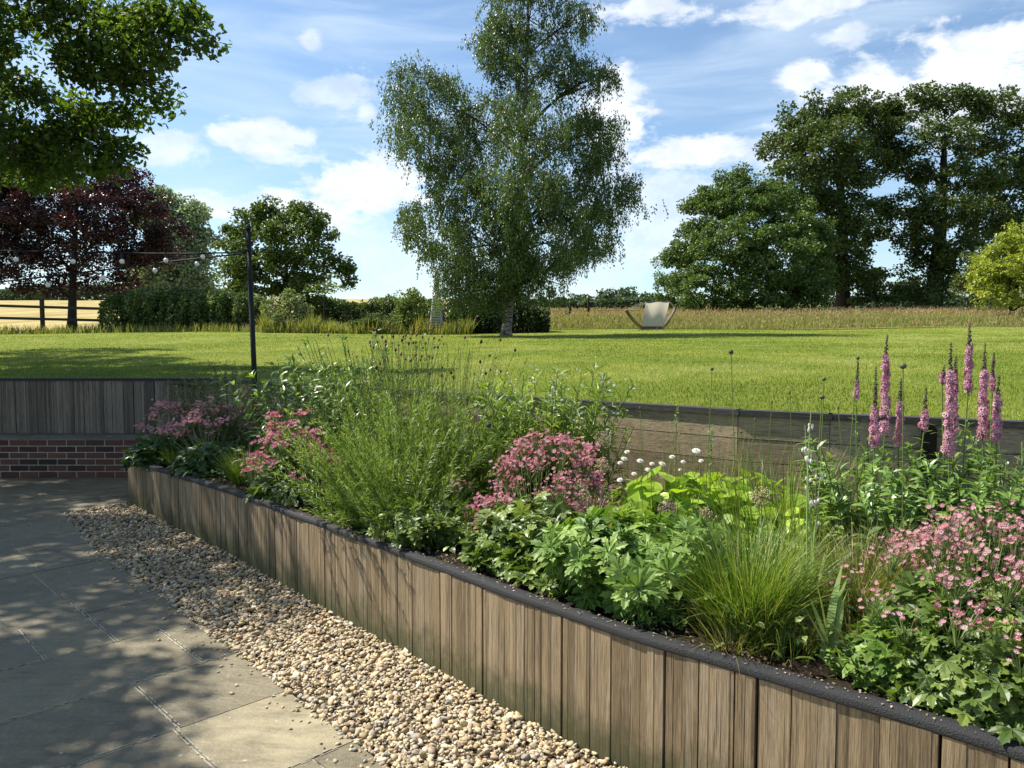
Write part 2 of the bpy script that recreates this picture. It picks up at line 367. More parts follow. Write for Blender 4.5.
# ------------------------------------------------------------------ front planter wall
PW = np.array([(-3.85, 7.58), (-2.94, 6.56), (-2.31, 5.9), (-1.89, 5.42), (-1.014, 4.40), (-.53, 3.87), (-.147, 3.43), (.162, 3.09), (.42, 2.83), (.7, 2.575), (.95, 2.36), (1.22, 2.11), (1.52, 1.8), (2.2, 1.0), (2.8, .1)])
def smooth_curve(P, k=12):
    P = np.asarray(P, float); Q = np.vstack([2 * P[0] - P[1], P, 2 * P[-1] - P[-2]]); o = []
    for i in range(1, len(Q) - 2):
        for t in np.linspace(0, 1, k, endpoint=False):
            a, b, c_, d = Q[i - 1:i + 3]; o.append(.5 * (2 * b + (c_ - a) * t + (2 * a - 5 * b + 4 * c_ - d) * t * t + (3 * b - a - 3 * c_ + d) * t ** 3))
    o.append(P[-1]); return np.array(o)
PC = smooth_curve(PW); s_ = np.concatenate([[0], np.cumsum(np.linalg.norm(np.diff(PC, axis=0), axis=1))]); LEN = s_[-1]
def pc(s): return np.array([np.interp(s, s_, PC[:, 0]), np.interp(s, s_, PC[:, 1])])
def ptan(s): d = pc(min(s + .12, LEN)) - pc(max(s - .12, 0)); return d / np.linalg.norm(d)
def pnrm(s): t = ptan(s); return np.array([t[1], -t[0]]) * (1 if (t[1] * -1 - t[0] * 1) > 0 else 1)
def face_n(s): t = ptan(s); nn_ = np.array([-t[1], t[0]]); return nn_ if nn_ @ np.array([-.7, -.7]) > 0 else -nn_
def ztop(x): return np.interp(x, [-3.85, -1.0, 1.5], [.452, .535, .545])
M_clad = woodmat('weathered_cladding', [(.17, .125, .072), (.26, .19, .108), (.35, .258, .148), (.32, .25, .165), (.45, .335, .19)], algae=.8)
M_cap = plain('charcoal_capping', (.026, .026, .027), .7, .4, ns=240, amt=.85, bstr=.9)
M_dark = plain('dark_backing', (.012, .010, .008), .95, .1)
root = thing('planter_wall', (*pc(0), 0), 'curved low planter wall of upright weathered timber strips with a charcoal cap', 'planter wall')
g = Geo(); s = 0.0
def strip(g, s0, s1, z0, z1, off, th, var):
    a, b = pc(s0), pc(s1); na, nb_ = face_n(s0), face_n(s1)
    A0, B0 = a + na * off, b + nb_ * off; A1, B1 = a + na * (off - th), b + nb_ * (off - th)
    pts = [A0, B0, B1, A1]
    zt = [z1 if np.isscalar(z1) else z1(p[0]) for p in (a, b, b, a)]
    zb = [z0 if np.isscalar(z0) else z0(p[0]) for p in (a, b, b, a)]
    g.hexa([(*p, z) for p, z in zip(pts, zb)] + [(*p, z) for p, z in zip(pts, zt)], var)
zc = lambda x: ztop(x) - .032
while s < LEN - .2:
    bw = U(.07, .17); e = s + bw; bv = U(.1, .8); bo = U(-.002, .002)
    while s < e - .012:
        wv = min(U(.011, .036), e - s)
        strip(g, s + .0002, s + wv - .0002, -.05, zc, .012 + bo + U(-.0012, .0012), .02, np.clip(bv + U(-.42, .42), 0, 1)); s += wv
    s = e + U(.0008, .0042)
g.build('cladding', M_clad, root)
g = Geo()
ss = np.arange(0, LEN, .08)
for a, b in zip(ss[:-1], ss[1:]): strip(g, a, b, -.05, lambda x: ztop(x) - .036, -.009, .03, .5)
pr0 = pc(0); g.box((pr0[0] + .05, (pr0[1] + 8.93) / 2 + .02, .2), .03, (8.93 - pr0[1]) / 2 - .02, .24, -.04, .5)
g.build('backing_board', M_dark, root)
g = Geo()
# cap with rounded front lip, rough top
prof = [(.016, -.033), (.018, -.029), (.018, -.010), (.014, -.004), (-.044, -.003), (-.050, -.03)]
ss = np.arange(0, LEN, .04); n_ = len(ss); k = len(prof); V = []
for q in ss:
    p = pc(q); nr = face_n(q); j = 0.003 * math.sin(q * 9) + U(-.0005, .0005)
    for (o_, z_) in prof: V.append((p[0] + nr[0] * (o_ + j), p[1] + nr[1] * (o_ + j), ztop(p[0]) + z_ + (U(-.0008, .0008) if z_ > -.03 else 0)))
i, j = np.meshgrid(np.arange(n_ - 1), np.arange(k), indexing='ij'); j2 = (j + 1) % k
g.add(V, np.stack([i * k + j, i * k + j2, (i + 1) * k + j2, (i + 1) * k + j], -1).ravel(), [4] * ((n_ - 1) * k), .5)
g.build('cap', M_cap, root, smooth=True)

# ------------------------------------------------------------------ soil of the bed
m, n = newmat('bed_soil'); o = objc(n); f = n.noise(o, 40, 6, .7); f2 = n.noise(o, 5, 3)
c = n.mix(f, (.012, .009, .006), (.06, .042, .028)); out(n, princ(n, c, .95, f, 1, .03, .1)); M_soil = m
def soilz(x, y): return ztop(np.asarray(x)) - .035 + .015 * np.sin(np.asarray(x) * 7) * np.sin(np.asarray(y) * 6)
g = Geo(); ys_ = []; NS = 90; ss = np.linspace(0, LEN, NS); MJ = 14; V = []
bx = np.concatenate([np.linspace(-3.72, .7, 45), np.linspace(.8, 6, 45)])
for i in range(NS):
    a = pc(ss[i]) - face_n(ss[i]) * .05; b = np.array([bx[i], ywall(bx[i]) + .03])
    for j in range(MJ):
        p = a + (b - a) * j / (MJ - 1); V.append((*p, soilz(*p) + U(-.006, .006)))
i, j = np.meshgrid(np.arange(NS - 1), np.arange(MJ - 1), indexing='ij')
g.add(V, np.stack([i * MJ + j, (i + 1) * MJ + j, (i + 1) * MJ + j + 1, i * MJ + j + 1], -1).ravel(), [4] * ((NS - 1) * (MJ - 1)), .5)
tag(g.build('soil', M_soil, smooth=True), kind='structure')

# ------------------------------------------------------------------ patio, gravel
GE = smooth_curve(np.array([(-4.25, 7.13), (-3.33, 5.93), (-2.38, 4.92), (-1.79, 4.25), (-1.405, 3.84), (-1.117, 3.53), (-.838, 3.21), (-.63, 2.985), (-.46, 2.79), (-.1, 2.35), (.4, 1.75), (1.2, .7), (1.8, -.3)]), 6)
poly = [tuple(p) for p in GE] + [(1.8, -3), (-14, -3), (-14, 9.0), (-3.7, 9.0), (-3.62, 7.62)]
def clip(poly, ax, lo, sgn):
    o = []
    for i in range(len(poly)):
        a, b = np.array(poly[i]), np.array(poly[(i + 1) % len(poly)]); da, db = sgn * (a @ ax - lo), sgn * (b @ ax - lo)
        if da >= 0: o.append(tuple(a))
        if (da >= 0) != (db >= 0): t = da / (da - db); o.append(tuple(a + (b - a) * t))
    return o
A_ = math.radians(44.3); eu = np.array([math.cos(A_), math.sin(A_)]); ev = np.array([math.sin(A_), -math.cos(A_)])
m, n = newmat('riven_sandstone'); o = objc(n); v = attr(n)
f = n.noise(o, 3.2, 6, .6, .3); f2 = n.noise(o, 38, 6, .7); f3 = n.noise(o, 260, 3, .6); f4 = n.noise(n.mapping(o, rot=(0, 0, .8), scale=(1, 3.5, 1)), 4, 5, .6)
c = n.ramp(n.math('ADD', n.math('MULTIPLY', v, .55), n.math('MULTIPLY', f, .45)), [(.105, .088, .054), (.15, .126, .078), (.20, .167, .10), (.52, .44, .27)])
c = n.mix(n.mr(f4, .42, .72, 0, .45), c, (.06, .052, .032)); c = n.mix(n.mr(f2, .4, .75, 0, .45), c, (.30, .25, .15)); c = n.mix(n.mr(n.noise(o, 1.1, 5, .65, .5), .48, .62, 0, .35), c, (.07, .062, .04))
c = n.mix(n.mr(f3, .57, .66, 0, .6), c, (.045, .038, .028)); c = n.mix(n.mr(n.noise(o, 150, 3, .7), .60, .68, 0, .5), c, (.40, .35, .25))
vo = n.n('ShaderNodeTexVoronoi'); n.l(o, vo.inputs['Vector']); vo.inputs['Scale'].default_value = 11
c = n.mix(n.math('MULTIPLY', n.mr(vo.outputs['Distance'], .10, .05), n.mr(f2, .5, .6)), c, (.45, .44, .38))
hgt = n.math('ADD', n.math('MULTIPLY', f4, 2.2), n.math('ADD', n.math('MULTIPLY', f2, .6), n.math('MULTIPLY', f3, .12)))
out(n, princ(n, c, n.mr(f, .3, .7, .45, .7), hgt, .9, .008, .4)); M_slab = m
g = Geo(); rows = np.array([-14.1, -13.2, -12.6, -12.0, -11.1, -10.5, -9.9, -9.0, -8.4, -7.8, -7.2, -6.7, -6.1, -5.5, -4.96, -4.38, -3.78, -3.2, -2.6, -2.0, -1.1, -.5, .1, 1, 1.6, 2.2, 3.1, 4.0]) 
cuts = {14: [.944 - .9, .944, 1.28, 2.2], 13: [.1, 1.28, 2.1], 15: [-.2, .55, 1.506, 2.1], 16: [-.3, .4, 1.17, 2.07], 17: [-.4, .5, 1.15, 2.05], 18: [0, .85, 1.45]}
for r in range(len(rows) - 1):
    v0, v1 = rows[r] + .004, rows[r + 1] - .004
    cu = cuts.get(r)
    if cu is None:
        cu = [-14 + U(0, .5)]
        while cu[-1] < 9: cu.append(cu[-1] + rng.choice([.6, .9, .6, .3, .75]))
    else:
        left = [cu[0]]
        while left[0] > -14: left.insert(0, left[0] - rng.choice([.6, .9, .75]))
        right = [cu[-1]]
        while right[-1] < 9: right.append(right[-1] + rng.choice([.6, .9]))
        cu = left[:-1] + cu + right[1:]
    for u0, u1 in zip(cu[:-1], cu[1:]):
        q = clip(poly, eu, u0 + .004, 1)
        for ax, lo_, sg in ((eu, u1 - .004, -1), (ev, v0, 1), (ev, v1, -1)):
            if len(q) > 2: q = clip(q, ax, lo_, sg)
        if len(q) < 3: continue
        z = U(-.0015, .0015); k = len(q); qi = np.array(q); ar = abs(sum(q[i][0] * q[(i + 1) % k][1] - q[(i + 1) % k][0] * q[i][1] for i in range(k))) / 2
        if ar < .002: continue
        tx, ty = U(-.002, .002), U(-.002, .002); cc = qi.mean(0)
        # straight orientation
        sgn = sum(q[i][0] * q[(i + 1) % k][1] - q[(i + 1) % k][0] * q[i][1] for i in range(k))
        if sgn < 0: q = q[::-1]
        zz = [z + tx * (p[0] - cc[0]) + ty * (p[1] - cc[1]) for p in q]
        V = [(*p, a_) for p, a_ in zip(q, zz)] + [(*p, -.02) for p in q]
        Ls = list(range(k)); Sz = [k]
        for i in range(k): j = (i + 1) % k; Ls += [i, i + k, j + k, j]; Sz.append(4)
        g.add(V, Ls, Sz, 1.0 if (r == 17 and abs(u0 - 1.15) < .01) else U(.05, .7))  # one paler cream slab, part of its sunlit brightness put into the colour
pat_o = g.build('patio', M_slab); tag(pat_o, kind='structure')
m, n = newmat('pale_mortar'); o = objc(n); f = n.noise(o, 14, 6, .7)
c = n.mix(n.mr(f, .36, .5), (.07, .06, .045), (.40, .36, .27)); out(n, princ(n, c, .9, f, .6, .01, .1)); M_mort = m
def flat(name, poly, z, mat):
    g = Geo(); g.add([(*p, z) for p in poly], list(range(len(poly))), [len(poly)], .5); o = g.build(name, mat); tag(o, kind='structure'); return o
flat('patio_joints', poly[::-1], -.0035, M_mort)
# raised pointing ridges beside the open joints
g = Geo()
def ridge(u0, v0, u1, v1, w_=.0036):
    a = eu * u0 + ev * v0; b = eu * u1 + ev * v1; L_ = np.linalg.norm(b - a); nseg = int(L_ / .02); t = (b - a) / L_; nr = np.array([-t[1], t[0]])
    for i in range(nseg):
        if U(0, 1) < .18: continue
        for sgn in (-1, 1):
            if U(0, 1) < .2: continue
            c0 = a + t * (i + .5) * .02 + nr * sgn * (.0075 + U(-.001, .001)); g.box((*c0, .002), .0105, w_ * U(.4, .8), .0022, math.atan2(t[1], t[0]) + U(-.06, .06), .5)
for (u, va, vb) in ((.944, -4.96, -4.38), (1.28, -5.5, -4.38), (1.506, -4.38, -3.78), (1.17, -3.78, -3.2), (1.15, -3.2, -2.6), (.4, -3.78, -3.2), (.85, -2.6, -2.0), (.1, -5.5, -4.96)): ridge(u, va, u, vb)
for (v_, ua, ub) in ((-4.38, .3, 1.3), (-3.78, .2, 2.0), (-3.2, .2, 1.1), (-2.6, .9, 1.6)): ridge(ua, v_, ub, v_, .0026)
M_ridge = plain('pointing_ridge', (.36, .33, .26), .9, .1)
tag(g.build('pointing', M_ridge), kind='structure')
gpoly = [tuple(p) for p in GE] + [tuple(pc(s) - face_n(s) * .01) for s in np.linspace(LEN, 0, 60)]
M_gbed = plain('gravel_bed', (.10, .075, .05), .95, .1, ns=80, amt=.6, bstr=1)
flat('gravel_bed', gpoly[::-1], -.012, M_gbed)
# pebbles
def ico():
    t = (1 + 5 ** .5) / 2; V = [(-1, t, 0), (1, t, 0), (-1, -t, 0), (1, -t, 0), (0, -1, t), (0, 1, t), (0, -1, -t), (0, 1, -t), (t, 0, -1), (t, 0, 1), (-t, 0, -1), (-t, 0, 1)]
    Fc = [(0, 11, 5), (0, 5, 1), (0, 1, 7), (0, 7, 10), (0, 10, 11), (1, 5, 9), (5, 11, 4), (11, 10, 2), (10, 7, 6), (7, 1, 8), (3, 9, 4), (3, 4, 2), (3, 2, 6), (3, 6, 8), (3, 8, 9), (4, 9, 5), (2, 4, 11), (6, 2, 10), (8, 6, 7), (9, 8, 1)]
    return unit(np.array(V, float)), Fc
def ico2():
    V, Fc = ico(); V = list(map(tuple, V)); D = {}; F2 = []
    def mid(a, b):
        k = (min(a, b), max(a, b))
        if k not in D: p = np.array(V[a]) + np.array(V[b]); p /= np.linalg.norm(p); V.append(tuple(p)); D[k] = len(V) - 1
        return D[k]
    for a, b, c_ in Fc: x, y, z = mid(a, b), mid(b, c_), mid(c_, a); F2 += [(a, x, z), (b, y, x), (c_, z, y), (x, y, z)]
    return np.array(V), F2
IV, IF = ico2()
m, n = newmat('river_gravel'); o = objc(n); v = attr(n); f = n.noise(o, 120, 3)
c = n.ramp(v, [(.15, .12, .08), (.34, .25, .135), (.48, .37, .21), (.56, .46, .28), (.36, .30, .21), (.62, .55, .40), (.42, .28, .15), (.24, .22, .19), (.54, .42, .22)])
c = n.mix(n.mr(f, .35, .7, 0, .4), c, n.mix(1, c, (.55, .5, .45), 'MULTIPLY')); out(n, princ(n, c, .65, f, .3, .004, .35)); M_peb = m
GEs = np.concatenate([[0], np.cumsum(np.linalg.norm(np.diff(GE, axis=0), axis=1))])
def gpt(t, wv):
    sl_ = t * GEs[-1]; a = np.array([np.interp(sl_, GEs, GE[:, 0]), np.interp(sl_, GEs, GE[:, 1])]); q = t * LEN
    b = np.array([np.interp(q, s_, PC[:, 0]), np.interp(q, s_, PC[:, 1])]); return a + (b - a) * wv
g = Geo()
TP = []
for kk in range(6):
    pv = unit(IV) * (1 + .16 * np.sin(IV @ rng.normal(size=(3, 3)) * 3).sum(1))[:, None] * .8
    pv += rng.normal(size=pv.shape) * .045; TP.append(T(pv, IF))
NP = 24000
tt = U(0, .80, NP) ** .75 * 1.0; tt = np.clip(tt, 0, .84); wv = U(-.012, 1.0, NP); wv[:260] = -rng.exponential(.10, 260)
PP = gpt(tt, np.zeros(NP)).T if False else None
sl_ = tt * GEs[-1]; ax_ = np.stack([np.interp(sl_, GEs, GE[:, 0]), np.interp(sl_, GEs, GE[:, 1])], -1); bx_ = np.stack([np.interp(tt * LEN, s_, PC[:, 0]), np.interp(tt * LEN, s_, PC[:, 1])], -1)
p2 = ax_ + (bx_ - ax_) * wv[:, None]
size = np.clip(rng.lognormal(math.log(.0105), .36, NP), .005, .024)
zz = U(-.012, .012, NP) - .004; zz[:260] = .004; size[:260] *= .75
for kk in range(6):
    sel = np.arange(kk, NP, 6); ns = len(sel); d = rdir(ns); d[:, 2] *= .35; up = rdir(ns) * .5 + np.array([0, 0, 1.])
    M = frames(d, up) * np.stack([U(.7, 1.05, ns), U(.95, 1.5, ns), U(.45, .8, ns)], -1)[:, None, :] * size[sel][:, None, None]
    g.inst(TP[kk], M, np.column_stack([p2[sel], zz[sel]]), U(0, 1, ns))
tag(g.build('gravel', M_peb, smooth=True), 'loose tan and brown gravel along the planter wall', 'gravel', kind='stuff')

# ------------------------------------------------------------------ brick seat wall + upper timber walls
root = thing('brick_wall', (-9, 8.95, 0), 'low dark red brick wall edging the back of the patio with a timber coping', 'brick wall')
m, n = newmat('old_brick'); o = objc(n); v = attr(n); f = n.noise(o, 45, 5)
c = n.ramp(v, [(.03, .02, .022), (.07, .036, .03), (.15, .06, .042), (.11, .06, .048), (.28, .10, .055)]); c = n.mix(n.mr(f, .4, .7, 0, .5), c, (.06, .045, .04))
out(n, princ(n, c, .85, f, .8, .006, .2)); M_brick = m
g = Geo(); ch = .0757
for r in range(6):
    x = -14 + (.1125 if r % 2 else 0)
    while x < -3.55:
        g.box((x + .1075 + U(-.002, .002), 9.0 + U(-.002, .003), r * ch + .0335), .1045, .05, .0315, U(-.004, .004), np.clip(rng.beta(1.4, 1.9), 0, 1)); x += .2265
g.build('bricks', M_brick, root)
g = Geo(); g.box((-8.8, 9.006, .2265), 5.25, .047, .2265); M_mor = plain('brick_mortar', (.42, .37, .29), .95, .1, ns=50, amt=.5); g.build('mortar', M_mor, root)
g = Geo(); x = -14
while x < -3.6: g.box((x + .6, 9.09, .474), .598, .155, .019, 0, U(0, 1)); x += 1.2
M_grey = woodmat('silvered_timber', [(.09, .08, .064), (.165, .14, .105), (.24, .20, .15), (.31, .26, .20), (.20, .175, .14)])
M_greyh = woodmat('silvered_coping', [(.10, .09, .08), (.2, .18, .15), (.26, .23, .19)], vertical=False)
g.build('coping', M_greyh, root)
root = thing('timber_wall', (-9, 9.22, .49), 'grey upright timber cladding wall above the brick wall holding back the lawn', 'retaining wall', 'timber walls holding back the lawn')
g = Geo(); x = -14.
while x < -3.75:
    bw = U(.09, .15); v = U(.1, .85); xe = min(x + bw, -3.72); q = x
    while q < xe - .008:
        wv_ = min(U(.012, .045), xe - q); g.box((q + wv_ / 2, 9.22 + U(-.002, .002), .815), wv_ / 2 - .0006, .012, .32, 0, np.clip(v + U(-.3, .3), 0, 1)); q += wv_
    x += bw + U(.002, .006)
g.build('cladding', M_grey, root)
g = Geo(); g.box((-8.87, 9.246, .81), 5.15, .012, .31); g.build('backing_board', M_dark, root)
g = Geo(); g.box((-8.86, 9.235, 1.152), 5.15, .04, .015); g.build('cap', M_cap, root)
g = Geo(); g.box((-3.69, 9.2, .81), .03, .03, .33, 0, .5); g.build('post', M_grey, root)

root = thing('sleeper_wall', (1.5, 5.03, .5), 'brown wall of stacked horizontal timber boards behind the flowers holding back the lawn', 'retaining wall', 'timber walls holding back the lawn')
wallpts = np.array([(-3.66, 9.2), (-1.5, 7.48), (.7, 5.72), (1.51, 5.03), (2.0, 4.75), (2.92, 4.30), (6, 3.1)])
angr = math.atan2(-1.4, 2.2)
M_sleep = woodmat('brown_sleepers', [(.20, .155, .095), (.34, .26, .165), (.46, .36, .22), (.40, .33, .23)], rot=.567, vertical=False)
g = Geo(); gc = Geo(); gb = Geo(); gp = Geo()
for a, b in zip(wallpts[:-1], wallpts[1:]):
    L_ = np.linalg.norm(b - a); t = (b - a) / L_; an = math.atan2(t[1], t[0]); mid = (a + b) / 2; nr = np.array([t[1], -t[0]])
    for r in range(5):
        z = 1.13 - .075 - r * .152
        sp_ = [0] + sorted([U(.3, .7) * L_] if L_ > 1.6 else []) + [L_]
        for u0, u1 in zip(sp_[:-1], sp_[1:]):
            cpt = a + t * (u0 + u1) / 2 + nr * U(0, .004); g.box((*cpt, z), (u1 - u0) / 2 - .001, .022, .0735, an, U(0, 1))
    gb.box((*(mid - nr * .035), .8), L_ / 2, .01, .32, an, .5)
    gc.box((*(mid - nr * .005), 1.150), L_ / 2 + .012, .048, .019, an + U(-.002, .002), .5)
for d_ in [(2.46, 4.46), (4.6, 3.6)]: gp.box((d_[0], d_[1] , .8), .04, .04, .335, -.45, .3)
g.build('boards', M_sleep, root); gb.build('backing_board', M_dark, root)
M_cap2 = woodmat('dark_board_cap', [(.025, .025, .026), (.055, .052, .05), (.10, .095, .09)], rot=.52, vertical=False)
gc.build('cap', M_cap2, root); gp.build('post', M_dark, root)
# ------------------------------------------------------------------ trees and hedges
DN, NL = 1.9, 1.5
CARD = card(.75); CARDN = card(.5)
M_bark = plain('dark_bark', (.045, .036, .028), .9, .15, ns=14, amt=.5, bstr=1)
m, n = newmat('birch_bark'); o = objc(n); f = n.noise(n.mapping(o, (1, 1, 4)), 6, 5, .65)
c = n.mix(n.mr(f, .47, .56), (.30, .27, .23), (.05, .042, .035)); out(n, princ(n, c, .8, f, .6, .01, .2)); M_birch = m
M_twig = plain('twigs', (.06, .042, .03), .9, .1)
def bez(a, b, sag=0.0, wob=.1, k=7):
    a, b = np.asarray(a, float), np.asarray(b, float); L_ = np.linalg.norm(b - a); t = np.linspace(0, 1, k)[:, None]
    mid = (a + b) / 2 + np.array([0, 0, sag * L_]) + rng.normal(size=3) * wob * L_
    return a * (1 - t) ** 2 + 2 * mid * t * (1 - t) + b * t * t
def tree(name, label, cat, base, lobes, mat, leaf=.12, ncl=14, nl=60, cr=.45, clr=None, mode='round', tr=.25, trunk_top=None, bark=None, group=None, T_=None, tips=.2, flat_=.65, upb=.5, limbs=True, trunk_pts=None):
    """lobes: (x,y,z, rx,ry,rz[, density])"""
    bark = bark or M_bark; T_ = T_ or CARD; base = np.asarray(base, float)
    e = thing(name, base, label, cat, group); gt = Geo(); gb = Geo(); gl = Geo()
    lobes = [np.array(l, float) for l in lobes]; cen = np.mean([l[:3] for l in lobes], 0)
    top = np.array(trunk_top if trunk_top is not None else (cen[0], cen[1], max(l[2] for l in lobes)))
    tpts = bez(base - [0, 0, .1], top, 0, .02, 12) if trunk_pts is None else np.asarray(trunk_pts, float)
    fr = np.linspace(0, 1, len(tpts)); rad = tr * (1 - fr) ** .8 + .012; rad[0] *= 1.35
    gt.tube(tpts, rad, 10)
    def tp_at(z):
        i = np.clip(np.searchsorted(tpts[:, 2], z) - 1, 0, len(tpts) - 2); f_ = np.clip((z - tpts[i, 2]) / max(1e-3, tpts[i + 1, 2] - tpts[i, 2]), 0, 1)
        return tpts[i] * (1 - f_) + tpts[i + 1] * f_, rad[i]
    bp_ = tpts[0] + (tpts[-1] - tpts[0]) * .45
    lobes.sort(key=lambda l: np.linalg.norm((l[:3] - bp_) * [1, 1, .6])); done = []
    for l in lobes:
        c0, r0 = l[:3], l[3:6]; den = l[6] if len(l) > 6 else 1
        k = max(3, int(ncl * DN * den * (r0[0] * r0[1] * r0[2]) ** (2 / 3)))
        d = rdir(k); cl = c0 + d * r0 * (U(.25, 1.0, k) ** .6)[:, None]
        if limbs:
            zb = max(tpts[0, 2] + (tpts[-1, 2] - tpts[0, 2]) * .12, c0[2] - r0[2] * .4 - np.linalg.norm((c0 - cen)[:2]) * .5)
            a, ra = tp_at(zb); dt = np.linalg.norm(c0 - a); best = None
            for (q, rq) in done:
                dq = np.linalg.norm(q - c0)
                if dq < dt * .62 and (best is None or dq < best[0]): best = (dq, q, rq)
            rb = min(ra * .55, .035 + .03 * np.linalg.norm(r0))
            if best: a = best[1]; rb = min(rb, best[2] * .8)
            lp = bez(a, c0, .06, .12); done.append((c0, rb * .6))
            gb.tube(lp, np.linspace(rb, rb * .4, 7), 6)
            for q in cl[:: max(1, len(cl) // 9)]:
                gb.tube(bez(lp[rng.integers(3, 7)], q, .05, .1, 4), np.linspace(rb * .38, .008, 4), 4)
        m_ = int(nl * NL)
        dd = rdir(k * m_); cidx = np.repeat(np.arange(k), m_); crr = cr * U(.6, 1.35, k)
        if mode == 'weep':
            st = rng.integers(0, 7, k * m_); key = cidx * 7 + st; so_ = rng.normal(size=(k * 7, 3)) * .55; ln = U(.4, 1.5, k * 7) * cr * 1.25
            t = U(0, 1, k * m_); P = cl[cidx] + so_[key] * crr[cidx, None] * [1, 1, .7]
            P[:, 2] -= t * ln[key]; P += rng.normal(size=P.shape) * .17 * cr; P[:, :2] += (so_[key, :2] * (t * .35 * cr)[:, None])
            dr = rdir(k * m_) * .8 + [0, 0, -1.]; up = rdir(k * m_)
            A0 = cl[np.arange(k * 7) // 7] + so_ * crr[np.arange(k * 7) // 7, None] * [1, 1, .7]; sub = np.arange(0, k * 7, 2)
            sticks(gb, A0[sub], A0[sub] - np.stack([0 * ln[sub], 0 * ln[sub], ln[sub]], -1) + np.column_stack([so_[sub, :2] * .35 * cr, 0 * sub]), .007, .5, .5)
        else:
            P = cl[cidx] + dd * (crr[cidx] * U(.15, 1, k * m_) ** .5)[:, None] * [1, 1, flat_]
            up = rdir(k * m_) * .9 + dd * .5 + [0, 0, upb]; dr = np.cross(up, rdir(k * m_)) + dd * .35
        s_f = leaf * U(.65, 1.25, k * m_)
        M = frames(dr, up) * s_f[:, None, None]
        cv = U(0, 1, k); v = np.clip(cv[cidx] * .45 + U(0, .55, k * m_), 0, 1)
        gl.inst(T_, M, P, v)
    gt.build('trunk', bark, e, smooth=True)
    if gb.V: gb.build('branches', M_bark if bark is M_bark else M_twig, e, smooth=True)
    gl.build('crown', mat, e)
    return e
def gz(px, Y): x = (px - 512) / F * Y; return np.array([x, Y, float(Hh(x, Y))])
def lob(px, py, Y, rx, ry, dep=None, den=1):
    p = W(px, py, Y); s = Y / F; return (*p, rx * s, (dep if dep else min(rx, ry * 1.3)) * s, ry * s, den)

LB = leafmat('birch_leaves', [(.04, .07, .018), (.08, .13, .03), (.14, .195, .05), (.22, .27, .10)], .3, .4, .5, pos=[0, .45, .85, 1])
YB = 27.4
bl = [lob(520, -40, YB, 38, 40, 50), lob(528, 15, YB, 48, 34), lob(575, 20, YB, 22, 22, 30, .7), lob(495, 48, YB, 28, 30), lob(540, 70, YB, 48, 34), lob(590, 80, YB - .8, 26, 22, 30, .8), lob(604, 68, YB, 12, 10, 16, .8),
      lob(418, 72, YB, 22, 18, 26, .75), lob(398, 100, YB + .5, 20, 22, 28, .8), lob(440, 100, YB, 30, 34, 40), lob(425, 140, YB - .8, 34, 34, 44), lob(478, 120, YB + 1, 36, 44), lob(530, 130, YB - 1.6, 46, 46), lob(585, 135, YB + .6, 34, 34, 40), lob(600, 150, YB, 22, 22, 30, .9),
      lob(460, 180, YB - 1, 44, 40), lob(520, 190, YB - 2, 56, 46), lob(580, 190, YB - .5, 42, 36), lob(618, 185, YB, 20, 18, 26, .9), lob(628, 196, YB, 12, 10, 16, .9),
      lob(408, 220, YB, 20, 16, 24, .8), lob(436, 230, YB - .5, 34, 34, 40), lob(490, 245, YB - 1.2, 52, 42), lob(545, 230, YB - 1.6, 52, 46), lob(600, 222, YB + .4, 30, 30, 36, .9), lob(575, 250, YB + .8, 28, 22, 30, .8),
      lob(480, 285, YB - .5, 48, 22, 40), lob(530, 275, YB, 40, 26, 40), lob(460, 265, YB + 1, 24, 24)]
tb = gz(506, YB)
tree('birch_tree', 'tall silver birch with drooping green foliage standing alone on the lawn', 'tree', tb, bl, LB, leaf=.10, ncl=13.5, nl=88, cr=.36, mode='weep', tr=.20, bark=M_birch, T_=CARDN, trunk_top=W(530, -70, YB), trunk_pts=[tb - [0, 0, .1], tb + [.02, 0, .25], W(508, 318, YB), W(511, 290, YB), W(514, 250, YB), W(520, 190, YB), W(524, 120, YB), W(527, 60, YB), W(528, 0, YB), W(526, -60, YB)])

LO = leafmat('oak_leaves', [(.034, .056, .012), (.066, .10, .02), (.115, .155, .035), (.19, .23, .07)], .3, .45, .4, pos=[0, .45, .85, 1])
YO = 64
o1 = [lob(838, 108, YO, 40, 22), lob(872, 118, YO + 2, 22, 24), lob(800, 128, YO, 30, 22), lob(780, 152, YO, 24, 18), lob(822, 150, YO - 3, 44, 30), lob(862, 160, YO, 30, 32), lob(800, 190, YO - 2, 40, 30), lob(848, 205, YO - 2, 32, 30), lob(820, 235, YO - 2, 42, 30), lob(868, 235, YO + 1, 16, 24, 20, .8), lob(845, 270, YO, 34, 24), lob(868, 282, YO + 1, 16, 16), lob(815, 282, YO + 3, 26, 18)]
tree('oak_tree', 'dark broad oak rising directly behind the big bushy tree, left one of two oaks', 'tree', gz(842, YO), o1, LO, leaf=.25, ncl=3.8, nl=66, cr=.8, tr=.6, group='oaks along the meadow', trunk_top=W(838, 120, YO))
